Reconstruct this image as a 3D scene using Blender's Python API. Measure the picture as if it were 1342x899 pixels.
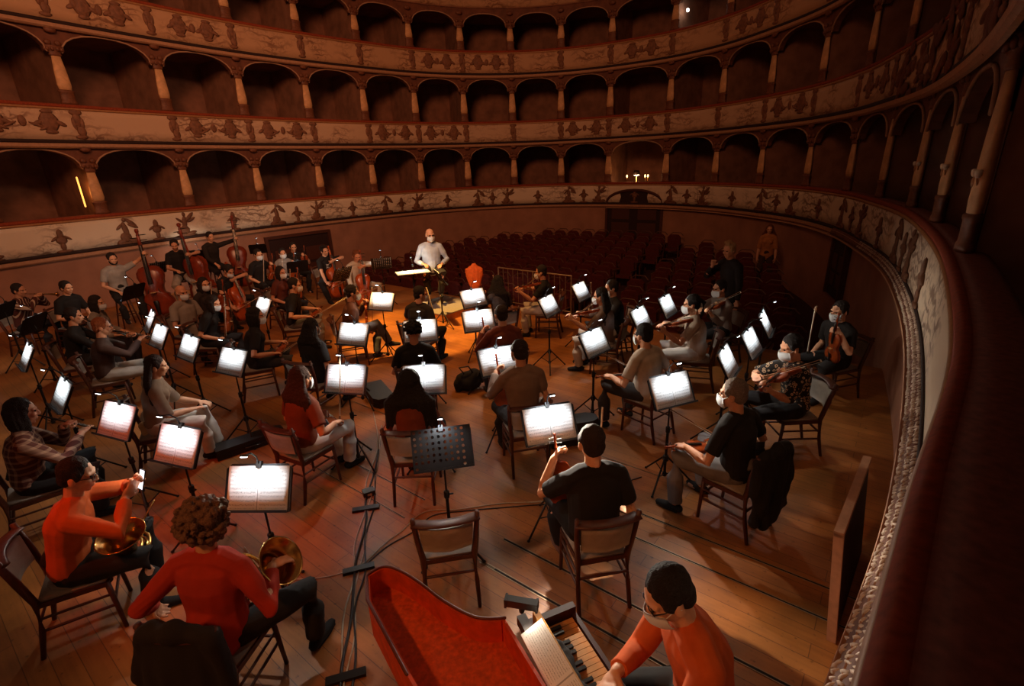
import bpy, bmesh, math, random
from mathutils import Vector as V, Matrix as M, noise
random.seed(7)
for _o in list(bpy.data.objects): bpy.data.objects.remove(_o)
SC = bpy.context.scene
COL = SC.collection
PI = math.pi

# ------------------------------------------------------------------ camera
SC.view_settings.view_transform = 'Standard'
SC.view_settings.look = 'None'
SC.view_settings.gamma = 1.0
SC.view_settings.use_curve_mapping = False
SC.view_settings.exposure = 0.0
EYE = V((0, 0, 3.2))
PITCH, ROLL = math.radians(19.613), math.radians(-2.075)
cam_data = bpy.data.cameras.new('camera')
cam_data.sensor_width = 36.0
cam_data.lens = 36.0 * 656.61 / 1342.0
cam_data.clip_start = 0.02
cam = bpy.data.objects.new('camera', cam_data)
COL.objects.link(cam)
cp, sp, cr, sr = math.cos(PITCH), math.sin(PITCH), math.cos(ROLL), math.sin(ROLL)
_r = V((cr, sr * sp, sr * cp)); _u = V((-sr, cr * sp, cr * cp)); _f = V((0, cp, -sp))
cam.matrix_world = M(((_r.x, _u.x, -_f.x, EYE.x), (_r.y, _u.y, -_f.y, EYE.y), (_r.z, _u.z, -_f.z, EYE.z), (0, 0, 0, 1)))
SC.camera = cam

# ------------------------------------------------------------------ world and large lights
AXIS = V((0.617, 0.787, 0.0))          # from the stage towards the back of the hall
SIDE = V((0.787, -0.617, 0.0))         # along the stage front
world = bpy.data.worlds.new('hall_dimness')
SC.world = world
world.use_nodes = True
world.node_tree.nodes['Background'].inputs[0].default_value = (1.0, 0.48, 0.29, 1)
world.node_tree.nodes['Background'].inputs[1].default_value = 0.075

def aim(o, target):
    o.rotation_euler = (V(target) - o.location).to_track_quat('-Z', 'Y').to_euler()

def area(name, loc, target, size, power, color):
    l = bpy.data.lights.new(name, 'AREA'); l.shape = 'DISK'; l.size = size; l.energy = power; l.color = color
    o = bpy.data.objects.new(name, l); COL.objects.link(o); o.location = loc; aim(o, target); return o

def spot(name, loc, target, angle, power, color, radius=0.15, blend=0.4):
    l = bpy.data.lights.new(name, 'SPOT'); l.spot_size = math.radians(angle); l.spot_blend = blend
    l.energy = power; l.color = color; l.shadow_soft_size = radius
    o = bpy.data.objects.new(name, l); COL.objects.link(o); o.location = loc; aim(o, target); return o

# unseen dim fill added over the stage to lift the tiers
area('house_fill', (-2.5, 2.0, 9.5), (-5.0, 20.0, 5.2), 3.0, 380, (1.0, 0.40, 0.19)).data.spread = math.radians(110)
# paler fill added to brighten the left side of the house
spot('left_house_fill', (1.5, 6.0, 8.5), (-10.0, 15.0, 3.8), 62, 800, (1.0, 0.56, 0.36), 0.5, 0.9)
# warm light over the conductor's podium
spot('podium_light', (-2.6, 8.0, 8.5), (-1.9, 10.0, 0.0), 24, 7200, (1.0, 0.55, 0.13), 0.08, 0.3)
spot('podium_spill', (-2.2, 8.2, 8.0), (-.9, 9.3, 0.0), 60, 1000, (1.0, 0.47, 0.13), 0.08, 0.8)
spot('conductor_key', (-5.5, 3.0, 7.5), (-1.62, 11.5, 1.2), 13, 900, (0.95, 0.97, 1.0), 0.1, 0.5)
# red stage light on the near left of the floor
spot('red_stage_light', (-6.0, 0.5, 6.5), (-2.5, 4.35, 0.0), 25, 900, (1.0, 0.09, 0.012), 0.12, 0.8)
spot('amber_front_fill', (-3.4, -1.2, 5.5), (-0.8, 2.2, 0.8), 50, 420, (1.0, 0.34, 0.09), 0.2, 0.8)  # added amber fill that warms the keyboard and the red sweater
# weak general fill added high above the stage
spot('stage_fill', (1.6, 5.2, 7.5), (-0.6, 5.0, 0.0), 60, 110, (1.0, 0.56, 0.28), 0.05, 0.8)

# ------------------------------------------------------------------ materials
def hexc(h):
    out = []
    for k in (0, 2, 4):
        c = int(h[k:k + 2], 16) / 255.0
        out.append(c / 12.92 if c <= 0.04045 else ((c + 0.055) / 1.055) ** 2.4)
    return tuple(out)

MATS = {}
def mat(name, col, rough=0.6, metal=0.0, var=0.12, scale=18.0, bump=0.0, emit=None, estr=0.0, sheen=0.0):
    if name in MATS: return MATS[name]
    c = hexc(col) if isinstance(col, str) else col
    m = bpy.data.materials.new(name); m.use_nodes = True
    nt = m.node_tree; b = nt.nodes['Principled BSDF']
    b.inputs['Roughness'].default_value = rough
    b.inputs['Metallic'].default_value = metal
    tc = nt.nodes.new('ShaderNodeTexCoord')
    nz = nt.nodes.new('ShaderNodeTexNoise'); nz.inputs['Scale'].default_value = scale; nz.inputs['Detail'].default_value = 3
    nt.links.new(tc.outputs['Object'], nz.inputs['Vector'])
    rp = nt.nodes.new('ShaderNodeValToRGB')
    rp.color_ramp.elements[0].position = 0.3; rp.color_ramp.elements[1].position = 0.7
    rp.color_ramp.elements[0].color = tuple(x * (1 - var) for x in c) + (1,)
    rp.color_ramp.elements[1].color = tuple(min(1, x * (1 + var)) for x in c) + (1,)
    nt.links.new(nz.outputs['Fac'], rp.inputs['Fac'])
    nt.links.new(rp.outputs['Color'], b.inputs['Base Color'])
    if bump:
        bp = nt.nodes.new('ShaderNodeBump'); bp.inputs['Strength'].default_value = bump; bp.inputs['Distance'].default_value = 0.01
        nt.links.new(nz.outputs['Fac'], bp.inputs['Height']); nt.links.new(bp.outputs['Normal'], b.inputs['Normal'])
    if emit:
        b.inputs['Emission Color'].default_value = (hexc(emit) if isinstance(emit, str) else emit) + (1,)
        b.inputs['Emission Strength'].default_value = estr
    if sheen:
        b.inputs['Sheen Weight'].default_value = sheen
    MATS[name] = m
    return m

def cloth(col): return mat('cloth_' + col, col, 0.9, var=0.15, scale=9, bump=0.15)
def node(nt, t, **kw):
    n = nt.nodes.new(t)
    for k, v in kw.items(): setattr(n, k, v)
    return n

# ------------------------------------------------------------------ mesh builder
class MB:
    def __init__(s): s.v = []; s.f = []; s.mi = []; s.uv = None; s.cur = 0
    def add(s, vs, fs):
        b = len(s.v); s.v += [tuple(p) for p in vs]
        for f in fs: s.f.append(tuple(b + i for i in f)); s.mi.append(s.cur)
        return s
    def box(s, c, size, R=None):
        hx, hy, hz = [x / 2 for x in size]; c = V(c)
        ps = [V((x, y, z)) for z in (-hz, hz) for y in (-hy, hy) for x in (-hx, hx)]
        if R is not None: ps = [R @ p for p in ps]
        return s.add([c + p for p in ps], [(0, 2, 3, 1), (4, 5, 7, 6), (0, 1, 5, 4), (2, 6, 7, 3), (0, 4, 6, 2), (1, 3, 7, 5)])
    def tube(s, pts, rad, n=8, up=(0, 0, 1), ry=None, round_=True):
        pts = [V(p) for p in pts]
        if not hasattr(rad, '__len__'): rad = [rad] * len(pts)
        if ry is None: ry = rad
        elif not hasattr(ry, '__len__'): ry = [ry] * len(pts)
        rings = []; up = V(up)
        for i, p in enumerate(pts):
            t = (pts[min(i + 1, len(pts) - 1)] - pts[max(i - 1, 0)])
            if t.length < 1e-9: t = V((0, 0, 1))
            t.normalize()
            a = up.cross(t)
            if a.length < 1e-3: a = V((1, 0, 0)).cross(t)
            if a.length < 1e-3: a = V((0, 1, 0)).cross(t)
            a.normalize(); b = t.cross(a)
            rings.append((p, t, a, b, rad[i], ry[i]))
        vs = []; 
        def ring(p, a, b, ra, rb): return [p + a * (math.cos(2 * PI * k / n) * ra) + b * (math.sin(2 * PI * k / n) * rb) for k in range(n)]
        out = []
        if round_:
            p, t, a, b, ra, rb = rings[0]
            for g in (0.35, 0.75): out.append(ring(p - t * min(ra, rb) * math.sqrt(1 - g * g), a, b, ra * g, rb * g))
        for p, t, a, b, ra, rb in rings: out.append(ring(p, a, b, ra, rb))
        if round_:
            p, t, a, b, ra, rb = rings[-1]
            for g in (0.75, 0.35): out.append(ring(p + t * min(ra, rb) * math.sqrt(1 - g * g), a, b, ra * g, rb * g))
        fs = []
        for i in range(len(out) - 1):
            for k in range(n):
                fs.append((i * n + k, i * n + (k + 1) % n, (i + 1) * n + (k + 1) % n, (i + 1) * n + k))
        fs.append(tuple(range(n - 1, -1, -1))); fs.append(tuple((len(out) - 1) * n + k for k in range(n)))
        for r in out: vs += r
        return s.add(vs, fs)
    def ell(s, c, r, R=None, n=12, m=8):
        c = V(c); vs = []; fs = []
        for i in range(m + 1):
            th = PI * i / m
            for k in range(n):
                ph = 2 * PI * k / n
                p = V((r[0] * math.sin(th) * math.cos(ph), r[1] * math.sin(th) * math.sin(ph), r[2] * math.cos(th)))
                if i in (0, m) : p = V((r[0] * .02 * math.cos(ph), r[1] * .02 * math.sin(ph), r[2] * math.cos(th)))
                vs.append(c + (R @ p if R is not None else p))
        for i in range(m):
            for k in range(n): fs.append((i * n + k, (i + 1) * n + k, (i + 1) * n + (k + 1) % n, i * n + (k + 1) % n))
        fs.append(tuple(range(n))); fs.append(tuple(m * n + k for k in range(n - 1, -1, -1)))
        return s.add(vs, fs)
    def lathe(s, prof, n=16, T=None):
        vs = []; fs = []
        for r, z in prof:
            for k in range(n): vs.append(V((r * math.cos(2 * PI * k / n), r * math.sin(2 * PI * k / n), z)))
        for i in range(len(prof) - 1):
            for k in range(n): fs.append((i * n + k, i * n + (k + 1) % n, (i + 1) * n + (k + 1) % n, (i + 1) * n + k))
        if prof[0][0] > 1e-4: fs.append(tuple(range(n - 1, -1, -1)))
        if prof[-1][0] > 1e-4: fs.append(tuple((len(prof) - 1) * n + k for k in range(n)))
        if T is not None: vs = [T @ v for v in vs]
        return s.add(vs, fs)
    def prism(s, poly, z0, z1, T=None, inset=0.0):
        n = len(poly); vs = [V((x, y, z0)) for x, y in poly] + [V((x, y, z1)) for x, y in poly]
        fs = [(k, (k + 1) % n, n + (k + 1) % n, n + k) for k in range(n)]
        fs.append(tuple(range(n - 1, -1, -1))); fs.append(tuple(range(n, 2 * n)))
        if T is not None: vs = [T @ v for v in vs]
        return s.add(vs, fs)
    def mesh(s, name, mats, smooth=False):
        me = bpy.data.meshes.new(name); me.from_pydata(s.v, [], s.f); me.update()
        if not isinstance(mats, (list, tuple)): mats = [mats]
        for m in mats: me.materials.append(m)
        if len(mats) > 1: me.polygons.foreach_set('material_index', s.mi)
        if smooth: me.polygons.foreach_set('use_smooth', [True] * len(me.polygons))
        if s.uv:
            ul = me.uv_layers.new(name='UVMap'); flat = []
            for l in me.loops: flat += list(s.uv[l.vertex_index])
            ul.data.foreach_set('uv', flat)
        return me
    def obj(s, name, mats, parent=None, smooth=False, mat_w=None):
        return link(name, s.mesh(name, mats, smooth), parent)

def link(name, me, parent=None, matrix=None):
    o = bpy.data.objects.new(name, me); COL.objects.link(o)
    if parent is not None: o.parent = parent
    if matrix is not None: o.matrix_basis = matrix
    return o

def tag(o, label=None, cat=None, group=None, kind=None):
    if label: o['label'] = label
    if cat: o['category'] = cat
    if group: o['group'] = group
    if kind: o['kind'] = kind
    return o

def thing(name, label, cat, matrix=None, group=None):
    o = bpy.data.objects.new(name, None); COL.objects.link(o)
    o.empty_display_size = 0.1
    if matrix is not None: o.matrix_basis = matrix
    return tag(o, label, cat, group)

def dup(root, matrix, label, group=None):
    r = root.copy(); COL.objects.link(r); r.matrix_basis = matrix; r['label'] = label
    if group: r['group'] = group
    for ch in root.children:
        c = ch.copy(); COL.objects.link(c); c.parent = r
        for g in ch.children:
            d = g.copy(); COL.objects.link(d); d.parent = c
    return r

def structure(o): o['kind'] = 'structure'; return o

def at(x, y, z=0.0, yaw=0.0): return M.Translation((x, y, z)) @ M.Rotation(yaw, 4, 'Z')

def frame(origin, y, z):
    """Matrix whose +Y runs along y and +Z close to z."""
    y = V(y).normalized(); z = V(z); z = (z - y * z.dot(y)).normalized(); x = y.cross(z)
    return M(((x.x, y.x, z.x, origin[0]), (x.y, y.y, z.y, origin[1]), (x.z, y.z, z.z, origin[2]), (0, 0, 0, 1)))

_tmp = None
def remesh(mb, voxel, smooth_it=2, wrinkle=0.0, freq=12.0, seed=0.0, stretch=None):
    """Melt the pieces of mb into one continuous skin."""
    me = bpy.data.meshes.new('melt'); me.from_pydata(mb.v, [], mb.f); me.update()
    o = bpy.data.objects.new('melt', me); COL.objects.link(o)
    md = o.modifiers.new('r', 'REMESH'); md.mode = 'VOXEL'; md.voxel_size = voxel; md.use_smooth_shade = True
    if smooth_it:
        s = o.modifiers.new('s', 'SMOOTH'); s.factor = 0.5; s.iterations = smooth_it
    dg = bpy.context.evaluated_depsgraph_get()
    out = bpy.data.meshes.new_from_object(o.evaluated_get(dg), depsgraph=dg)
    bpy.data.objects.remove(o); bpy.data.meshes.remove(me)
    if wrinkle:
        off = V((seed * 3.1, seed * 1.7, seed))
        st = V(stretch) if stretch else V((1, 1, 1))
        nv = []
        for v in out.vertices:
            q = V((v.co.x * st.x, v.co.y * st.y, v.co.z * st.z)) * freq + off
            nv.append(v.co + v.normal * (wrinkle * noise.noise(q)))
        for v, p in zip(out.vertices, nv): v.co = p
    out.polygons.foreach_set('use_smooth', [True] * len(out.polygons))
    out.update()
    return out

# ------------------------------------------------------------------ the horseshoe of the hall
ZT1, ZB1, ZB2, ZT2, ZB3, ZT3, ZB4 = 2.311, 1.525, 4.083, 4.861, 6.656, 7.454, 8.95
COLS = [(-12.15, 9.5), (-11.3, 11.45), (-10.32, 13.35), (-9.2, 15.29), (-7.96, 17.11), (-6.55, 18.75), (-5.03, 20.22), (-3.40, 21.55), (-1.58, 22.45),
        (0.37, 22.82), (2.35, 22.62), (4.2, 21.85), (6.12, 20.4), (7.3, 18.6), (7.9, 16.55), (8.15, 14.4), (7.8, 12.1), (7.05, 10.0)]
TAIL = [(6.2, 8.08), (5.15, 6.3), (3.85, 4.4), (2.23, 2.35), (1.07, 1.12), (0.3, 0.3), (-0.7, -0.75)]
_ctl = [V((a, b, 0)) for a, b in [(-13.6, 6.0)] + COLS + TAIL]
CURVE = []; KNOT = []
for i in range(len(_ctl) - 1):
    p0, p1, p2, p3 = _ctl[max(i - 1, 0)], _ctl[i], _ctl[i + 1], _ctl[min(i + 2, len(_ctl) - 1)]
    KNOT.append(len(CURVE))
    for k in range(12):
        t = k / 12.0
        CURVE.append(0.5 * ((2 * p1) + (p2 - p0) * t + (2 * p0 - 5 * p1 + 4 * p2 - p3) * t * t + (3 * p1 - p0 - 3 * p2 + p3) * t ** 3))
KNOT.append(len(CURVE)); CURVE.append(_ctl[-1])
NORM = []; ARC = [0.0]
for i in range(len(CURVE)):
    t = (CURVE[min(i + 1, len(CURVE) - 1)] - CURVE[max(i - 1, 0)]).normalized()
    NORM.append(V((-t.y, t.x, 0)))
    if i: ARC.append(ARC[-1] + (CURVE[i] - CURVE[i - 1]).length)
def arc_at(s):
    lo = 0
    while lo < len(ARC) - 2 and ARC[lo + 1] < s: lo += 1
    t = (s - ARC[lo]) / (ARC[lo + 1] - ARC[lo])
    return CURVE[lo].lerp(CURVE[lo + 1], t), NORM[lo].lerp(NORM[lo + 1], t).normalized()
def on(s, off, z):
    p, n = arc_at(s); q = p + n * off; return V((q.x, q.y, z))
KARC = [ARC[k] for k in KNOT]          # arc length of each control point; columns are 1..18, then 19..21 on the near right

def sweep(prof, i0=0, i1=None, closed=True):
    """Sweep a closed (offset, z) profile along the horseshoe; UV = (metres along, height)."""
    if i1 is None: i1 = len(CURVE) - 1
    mb = MB(); mb.uv = []; n = len(prof); rows = i1 - i0 + 1
    for i in range(i0, i1 + 1):
        for off, z in prof:
            q = CURVE[i] + NORM[i] * off; mb.v.append((q.x, q.y, z)); mb.uv.append((ARC[i], z))
    for i in range(rows - 1):
        for k in range(n if closed else n - 1):
            a, b = i * n + k, i * n + (k + 1) % n
            mb.f.append((a, a + n, b + n, b)); mb.mi.append(0)
    if closed:
        mb.f.append(tuple(range(n))); mb.mi.append(0); mb.f.append(tuple((rows - 1) * n + k for k in range(n - 1, -1, -1))); mb.mi.append(0)
    return mb

def painted(name, base, dark, amount, seed):
    """Tempera parapet: pale ground with scrolls and foliage worked into it (a pattern of the paint itself)."""
    m = bpy.data.materials.new(name); m.use_nodes = True; nt = m.node_tree; b = nt.nodes['Principled BSDF']
    b.inputs['Roughness'].default_value = 0.75
    tc = node(nt, 'ShaderNodeTexCoord'); mp = node(nt, 'ShaderNodeMapping'); mp.inputs['Location'].default_value = (seed, seed * .3, 0)
    nt.links.new(tc.outputs['UV'], mp.inputs['Vector'])
    n1 = node(nt, 'ShaderNodeTexNoise'); n1.inputs['Scale'].default_value = 7.5; n1.inputs['Detail'].default_value = 5; n1.inputs['Distortion'].default_value = 1.4
    w = node(nt, 'ShaderNodeTexWave', wave_type='RINGS'); w.inputs['Scale'].default_value = 1.6; w.inputs['Distortion'].default_value = 9; w.inputs['Detail'].default_value = 2; w.inputs['Detail Scale'].default_value = 1.2
    n2 = node(nt, 'ShaderNodeTexNoise'); n2.inputs['Scale'].default_value = 1.1; n2.inputs['Detail'].default_value = 2
    for n in (n1, w, n2): nt.links.new(mp.outputs[0], n.inputs['Vector'])
    r1 = node(nt, 'ShaderNodeValToRGB'); r1.color_ramp.elements[0].position = 0.48; r1.color_ramp.elements[1].position = 0.64
    nt.links.new(n1.outputs['Fac'], r1.inputs['Fac'])
    r2 = node(nt, 'ShaderNodeValToRGB'); r2.color_ramp.elements[0].position = 0.72; r2.color_ramp.elements[1].position = 0.95
    nt.links.new(w.outputs['Fac'], r2.inputs['Fac'])
    r3 = node(nt, 'ShaderNodeValToRGB'); r3.color_ramp.elements[0].position = 0.42; r3.color_ramp.elements[1].position = 0.6
    nt.links.new(n2.outputs['Fac'], r3.inputs['Fac'])
    mx = node(nt, 'ShaderNodeMath', operation='MAXIMUM'); nt.links.new(r1.outputs[0], mx.inputs[0]); nt.links.new(r2.outputs[0], mx.inputs[1])
    ml = node(nt, 'ShaderNodeMath', operation='MULTIPLY'); nt.links.new(mx.outputs[0], ml.inputs[0]); nt.links.new(r3.outputs[0], ml.inputs[1])
    ma = node(nt, 'ShaderNodeMath', operation='MULTIPLY'); nt.links.new(ml.outputs[0], ma.inputs[0]); ma.inputs[1].default_value = amount
    mix = node(nt, 'ShaderNodeMix', data_type='RGBA'); nt.links.new(ma.outputs[0], mix.inputs[0])
    mix.inputs[6].default_value = hexc(base) + (1,); mix.inputs[7].default_value = hexc(dark) + (1,)
    nt.links.new(mix.outputs[2], b.inputs['Base Color'])
    return m

P1 = painted('painted_parapet_first', 'dcc6ab', '6b4630', 0.8, 1.0)
P2 = painted('painted_parapet_second', 'c9a585', '6e422a', 0.75, 4.0)
P3 = painted('painted_parapet_third', 'c0946e', '683a20', 0.75, 9.0)
M_CORN = mat('cornice_dark', '2a130b', 0.8)
M_BAND = mat('cornice_band', 'b08160', 0.7)
M_GILT = mat('gilt_fillet', 'a87448', 0.5, 0.1)
M_VELV = mat('red_velvet', '764032', 0.95, var=0.25, scale=30)
M_VELV_LIT = mat('velvet_lit_edge', '8c3818', 0.9, var=0.25, scale=30)  # brighter orange paints the glow of light along the plush edge
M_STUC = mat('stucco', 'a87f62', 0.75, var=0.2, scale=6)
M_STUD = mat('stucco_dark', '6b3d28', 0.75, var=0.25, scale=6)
M_BOXW = mat('box_interior', '94664f', 0.9, var=0.25, scale=3)
M_BOXD = mat('box_interior_dark', '855a45', 0.9, var=0.25, scale=3)
M_LOW = mat('lower_wall_paint', '9c6c54', 0.85, var=0.15, scale=2)
M_ORN = mat('ornament_dark', '7d5138', 0.7, var=0.3, scale=14)
M_ORB = mat('ornament_bronze', '6f472f', 0.65, var=0.3, scale=14)
M_COL = mat('column_stone', 'd2a070', 0.6, var=0.18, scale=10)
M_CAP = mat('column_capital', '6e3f26', 0.6, var=0.3, scale=20)

def relief(lumps, s, z, mb, off=-0.015):
    """Low relief: flattened lumps (dx, dz, rx, rz, tilt) set on the parapet face."""
    for dx, dz, rx, rz, tilt in lumps:
        p, n = arc_at(s + dx); t = V((n.y, -n.x, 0)); c = p + n * off; c.z = z + dz
        up = V((0, 0, 1)); a = t * math.cos(tilt) + up * math.sin(tilt); b = n; cc = a.cross(b)
        R = M((a, b, cc)).transposed()
        mb.ell(c, (rx, 0.028, rz), R, 8, 5)
FIG = [(0, .0, .075, .2, .15), (.02, .24, .05, .06, 0), (.17, .16, .17, .055, -.75), (.2, .07, .14, .04, -.45), (-.12, .08, .12, .035, .7), (-.03, -.2, .14, .13, .1), (-.12, -.29, .16, .06, .3), (.14, -.3, .15, .05, -.2), (.0, -.35, .3, .03, 0)]
URN = [(0, .1, .07, .12, 0), (0, -.05, .12, .1, 0), (0, -.2, .06, .1, 0), (-.13, .0, .1, .03, .6), (.13, .0, .1, .03, -.6), (0, -.31, .18, .035, 0)]
CONS = [(0, .25, .14, .07, 0), (0, .1, .09, .17, 0), (-.08, .0, .05, .14, .1), (.08, .0, .05, .14, -.1), (.03, -.17, .1, .12, .1), (0, -.3, .13, .05, 0)]
MEDA = [(0, 0, .2, .22, 0), (-.22, -.03, .12, .05, .5), (.22, -.03, .12, .05, -.5), (0, .22, .13, .05, 0), (0, -.22, .13, .05, 0)]
SCRL = [(-.5, .05, .08, .1, 0), (-.25, -.06, .16, .03, .4), (0, .02, .08, .12, 0), (.25, -.06, .16, .03, -.4), (.5, .05, .08, .1, 0), (-.38, -.12, .12, .03, -.4), (.38, -.12, .12, .03, .4)]

def parapet(word, zt, zb, m, first):
    p = structure(sweep([(0.0, zt - .06), (0.0, zt - .2), (-.004, zb + .25), (0.0, zb + .02), (.16, zb + .02), (.16, zt - .06)]).obj('wall_parapet_' + word, m, smooth=True))
    structure(sweep([(-.01, zt - .085), (-.022, zt - .055), (-.01, zt - .03), (.02, zt - .03), (.02, zt - .085)]).obj('trim_fillet_' + word, M_GILT, smooth=True))
    structure(sweep([(.0, zt - .03), (-.012, zt - .012), (-.01, zt + .02), (.012, zt + .046), (.06, zt + .05), (.06, zt - .03)]).obj('trim_velvet_roll_' + word, M_VELV_LIT, smooth=True))
    structure(sweep([(.05, zt - .03), (.05, zt + .05), (.24, zt + .05), (.29, zt + .03), (.29, zt - .03)]).obj('trim_velvet_rail_' + word, M_VELV, smooth=True))
    structure(sweep([(.0, zb + .035), (-.018, zb + .035), (-.018, zb - .045), (.0, zb - .045)]).obj('trim_cornice_' + word, M_CORN, smooth=True))
    structure(sweep([(.02, zb - .045), (-.06, zb - .05), (-.055, zb - .12), (-.02, zb - .15), (.02, zb - .16)]).obj('trim_band_' + word, M_BAND))
    return p

def arcade(word, zt, zn, near=True):
    """Arched fronts of one tier of boxes with their floor, ceiling, partitions and back wall."""
    last = 21
    mb = MB(); zs, zc = zn - .62, zn - .19
    for c in range(0, last):
        a, b = KARC[c], KARC[c + 1]; w = .17; n = 14
        for off0, flip in ((.10, 1), (.24, -1)):
            vs = []; fs = []
            us = [a, a + w] + [a + w + (b - a - 2 * w) * (0.5 - 0.5 * math.cos(PI * k / n)) for k in range(n + 1)] + [b - w, b]
            for j, u in enumerate(us):
                q = (u - (a + b) / 2) / ((b - a) / 2 - w)
                zl = zs if abs(q) >= 1 - 1e-6 else zs + (zc - zs) * math.sqrt(max(0, 1 - abs(q) ** 2.4))
                vs += [on(u, off0, zl), on(u, off0, zn)]
            for j in range(len(us) - 1):
                f = (2 * j, 2 * j + 2, 2 * j + 3, 2 * j + 1); fs.append(f if flip > 0 else f[::-1])
            if off0 < .2: front = vs
            mb.add(vs, fs)
            if off0 > .2:
                m_ = len(us)
                mb.add([q for j in range(m_) for q in (front[2 * j], vs[2 * j])], [(2 * j, 2 * j + 1, 2 * j + 3, 2 * j + 2) for j in range(m_ - 1)])
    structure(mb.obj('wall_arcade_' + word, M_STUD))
    # thin raised archivolt round each opening
    mb = MB()
    for c in range(0, last):
        a, b = KARC[c], KARC[c + 1]; w = .17
        pts = []
        for k in range(13):
            q = -math.cos(PI * k / 12); u = (a + b) / 2 + q * ((b - a) / 2 - w + .02)
            pts.append(on(u, .085, zs + (zc - zs + .02) * math.sqrt(max(0, 1 - abs(q) ** 2.4))))
        mb.tube(pts, .022, 5)
    structure(mb.obj('trim_archivolt_' + word, M_STUC, smooth=True))
    e = len(CURVE) - 1
    structure(sweep([(.1, zt - .85), (2.6, zt - .85), (2.6, zt - .78), (.1, zt - .78)], 0, e).obj('floor_boxes_' + word, M_BOXD))
    structure(sweep([(.05, zn + .0), (2.6, zn + .0), (2.6, zn + .06), (.05, zn + .06)], 0, e).obj('ceiling_boxes_' + word, M_BOXD))
    structure(sweep([(2.5, zt - .85), (2.6, zt - .85), (2.6, zn), (2.5, zn)], 0, e).obj('wall_boxes_back_' + word, M_BOXD))
    mb = MB()
    for c in range(0, last + 1):
        u = KARC[c]
        p, n = arc_at(u); t = V((n.y, -n.x, 0))
        for (o0, o1, z1) in ((.2, 2.5, zn),):
            q = [p + n * o0 - t * .035, p + n * o1 - t * .035, p + n * o1 + t * .035, p + n * o0 + t * .035]
            mb.add([V((x.x, x.y, zt - .8)) for x in q] + [V((x.x, x.y, z1)) for x in q], [(0, 1, 5, 4), (1, 2, 6, 5), (2, 3, 7, 6), (3, 0, 4, 7), (4, 5, 6, 7)])
    structure(mb.obj('wall_box_partitions_' + word, M_BOXW))

FL = M.Diagonal((1.05, .42, 1, 1))
ORD = ['first', 'second', 'third', 'fourth', 'fifth', 'sixth', 'seventh', 'eighth', 'ninth', 'tenth', 'eleventh', 'twelfth', 'thirteenth', 'fourteenth',
       'fifteenth', 'sixteenth', 'seventeenth', 'eighteenth', 'nineteenth', 'twentieth', 'twenty-first', 'twenty-second']
def columns(tier, zt, zn):
    proto = tall = None
    h0 = zn - .62 - zt - .03
    ids = [c for c in range(2, 22)] if tier != 'top' else [c for c in range(3, 19)]
    for j, c in enumerate(ids):
        p, n = arc_at(KARC[c]); off = .10 if c < 18 else .13
        q = p + n * off
        mx = at(q.x, q.y, zt + .05, math.atan2(-n.x, n.y))
        lab = '%s pale column from the left, between boxes of the %s visible tier' % (ORD[j], tier)
        h = h0 if c < 18 else h0 + .42
        if (proto if c < 18 else tall) is None:
            t = thing('box_column', lab, 'column', mx, tier + ' tier box columns')
            MB().lathe([(.12, .3), (.14, .42), (.125, h * .6), (.09, h * .9)], 14, FL).obj('shaft', M_COL, t, True)
            MB().lathe([(.17, 0), (.17, .06), (.145, .08), (.145, .25), (.165, .27), (.165, .3), (.12, .32)], 14, FL).obj('base', M_CAP, t, True)
            b = MB().lathe([(.1, h * .9), (.13, h * .92), (.11, h * .95), (.13, h), (.18, h + .06), (.19, h + .1)], 14, FL)
            for k in range(6):
                a = PI * k / 5; b.ell((.17 * math.cos(a), -.07 * math.sin(a), h + .03), (.04, .03, .05), None, 7, 5)
            b.ell((-.1, -.04, h + .16), (.07, .04, .06), None, 8, 6); b.ell((.1, -.04, h + .16), (.07, .04, .06), None, 8, 6)
            if c < 18: b.ell((0, -.08, h + .42), (.13, .05, .07), None, 9, 7)
            b.obj('capital', M_CAP, t, True)
            if c < 18: proto = t
            else: tall = t
        else:
            dup(proto if c < 18 else tall, mx, lab)

parapet('lower', ZT1, ZB1, P1, True)
parapet('middle', ZT2, ZB2, P2, False)
parapet('upper', ZT3, ZB3, P3, False)
structure(sweep([(0, ZB4 + .9), (-.02, ZB4 + .05), (.2, ZB4), (.2, ZB4 + .9)], 0, KNOT[21]).obj('wall_parapet_top', P3, smooth=True))
arcade('lower', ZT1, ZB2); arcade('middle', ZT2, ZB3); arcade('upper', ZT3, ZB4)
columns('lowest', ZT1, ZB2); columns('middle', ZT2, ZB3); columns('top', ZT3, ZB4)

# ornaments modelled on the parapets (parts of the wall they are worked into)
mb = MB(); mb2 = MB(); mb3 = MB(); mb4 = MB()
for c in range(1, 22):
    a = KARC[c]; nx = KARC[min(c + 1, 23)]
    if c < 21:
        relief(FIG if c % 2 else [(x, z, r, q, -t) for x, z, r, q, t in FIG], a + .35 * (1 if c % 2 else -1), ZB1 + .4, mb)
        relief(URN, (a + nx) / 2, ZB1 + .36, mb)
    relief(CONS, a, ZB3 + .42, mb3); relief(CONS, a, ZB2 + .4, mb2)
    if c in (4, 5, 7, 8, 11, 15, 17, 18, 12, 2): relief(MEDA, (a + nx) / 2 - .5, ZB2 + .42, mb2); relief(SCRL, (a + nx) / 2, ZB2 + .4, mb2); relief(MEDA, (a + nx) / 2 + .5, ZB2 + .42, mb2)
    if c in (9, 8, 12, 14, 4, 3, 16): relief(MEDA, (a + nx) / 2 - .35, ZB3 + .42, mb3); relief(SCRL, (a + nx) / 2, ZB3 + .4, mb3); relief(MEDA, (a + nx) / 2 + .4, ZB3 + .42, mb3)
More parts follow.
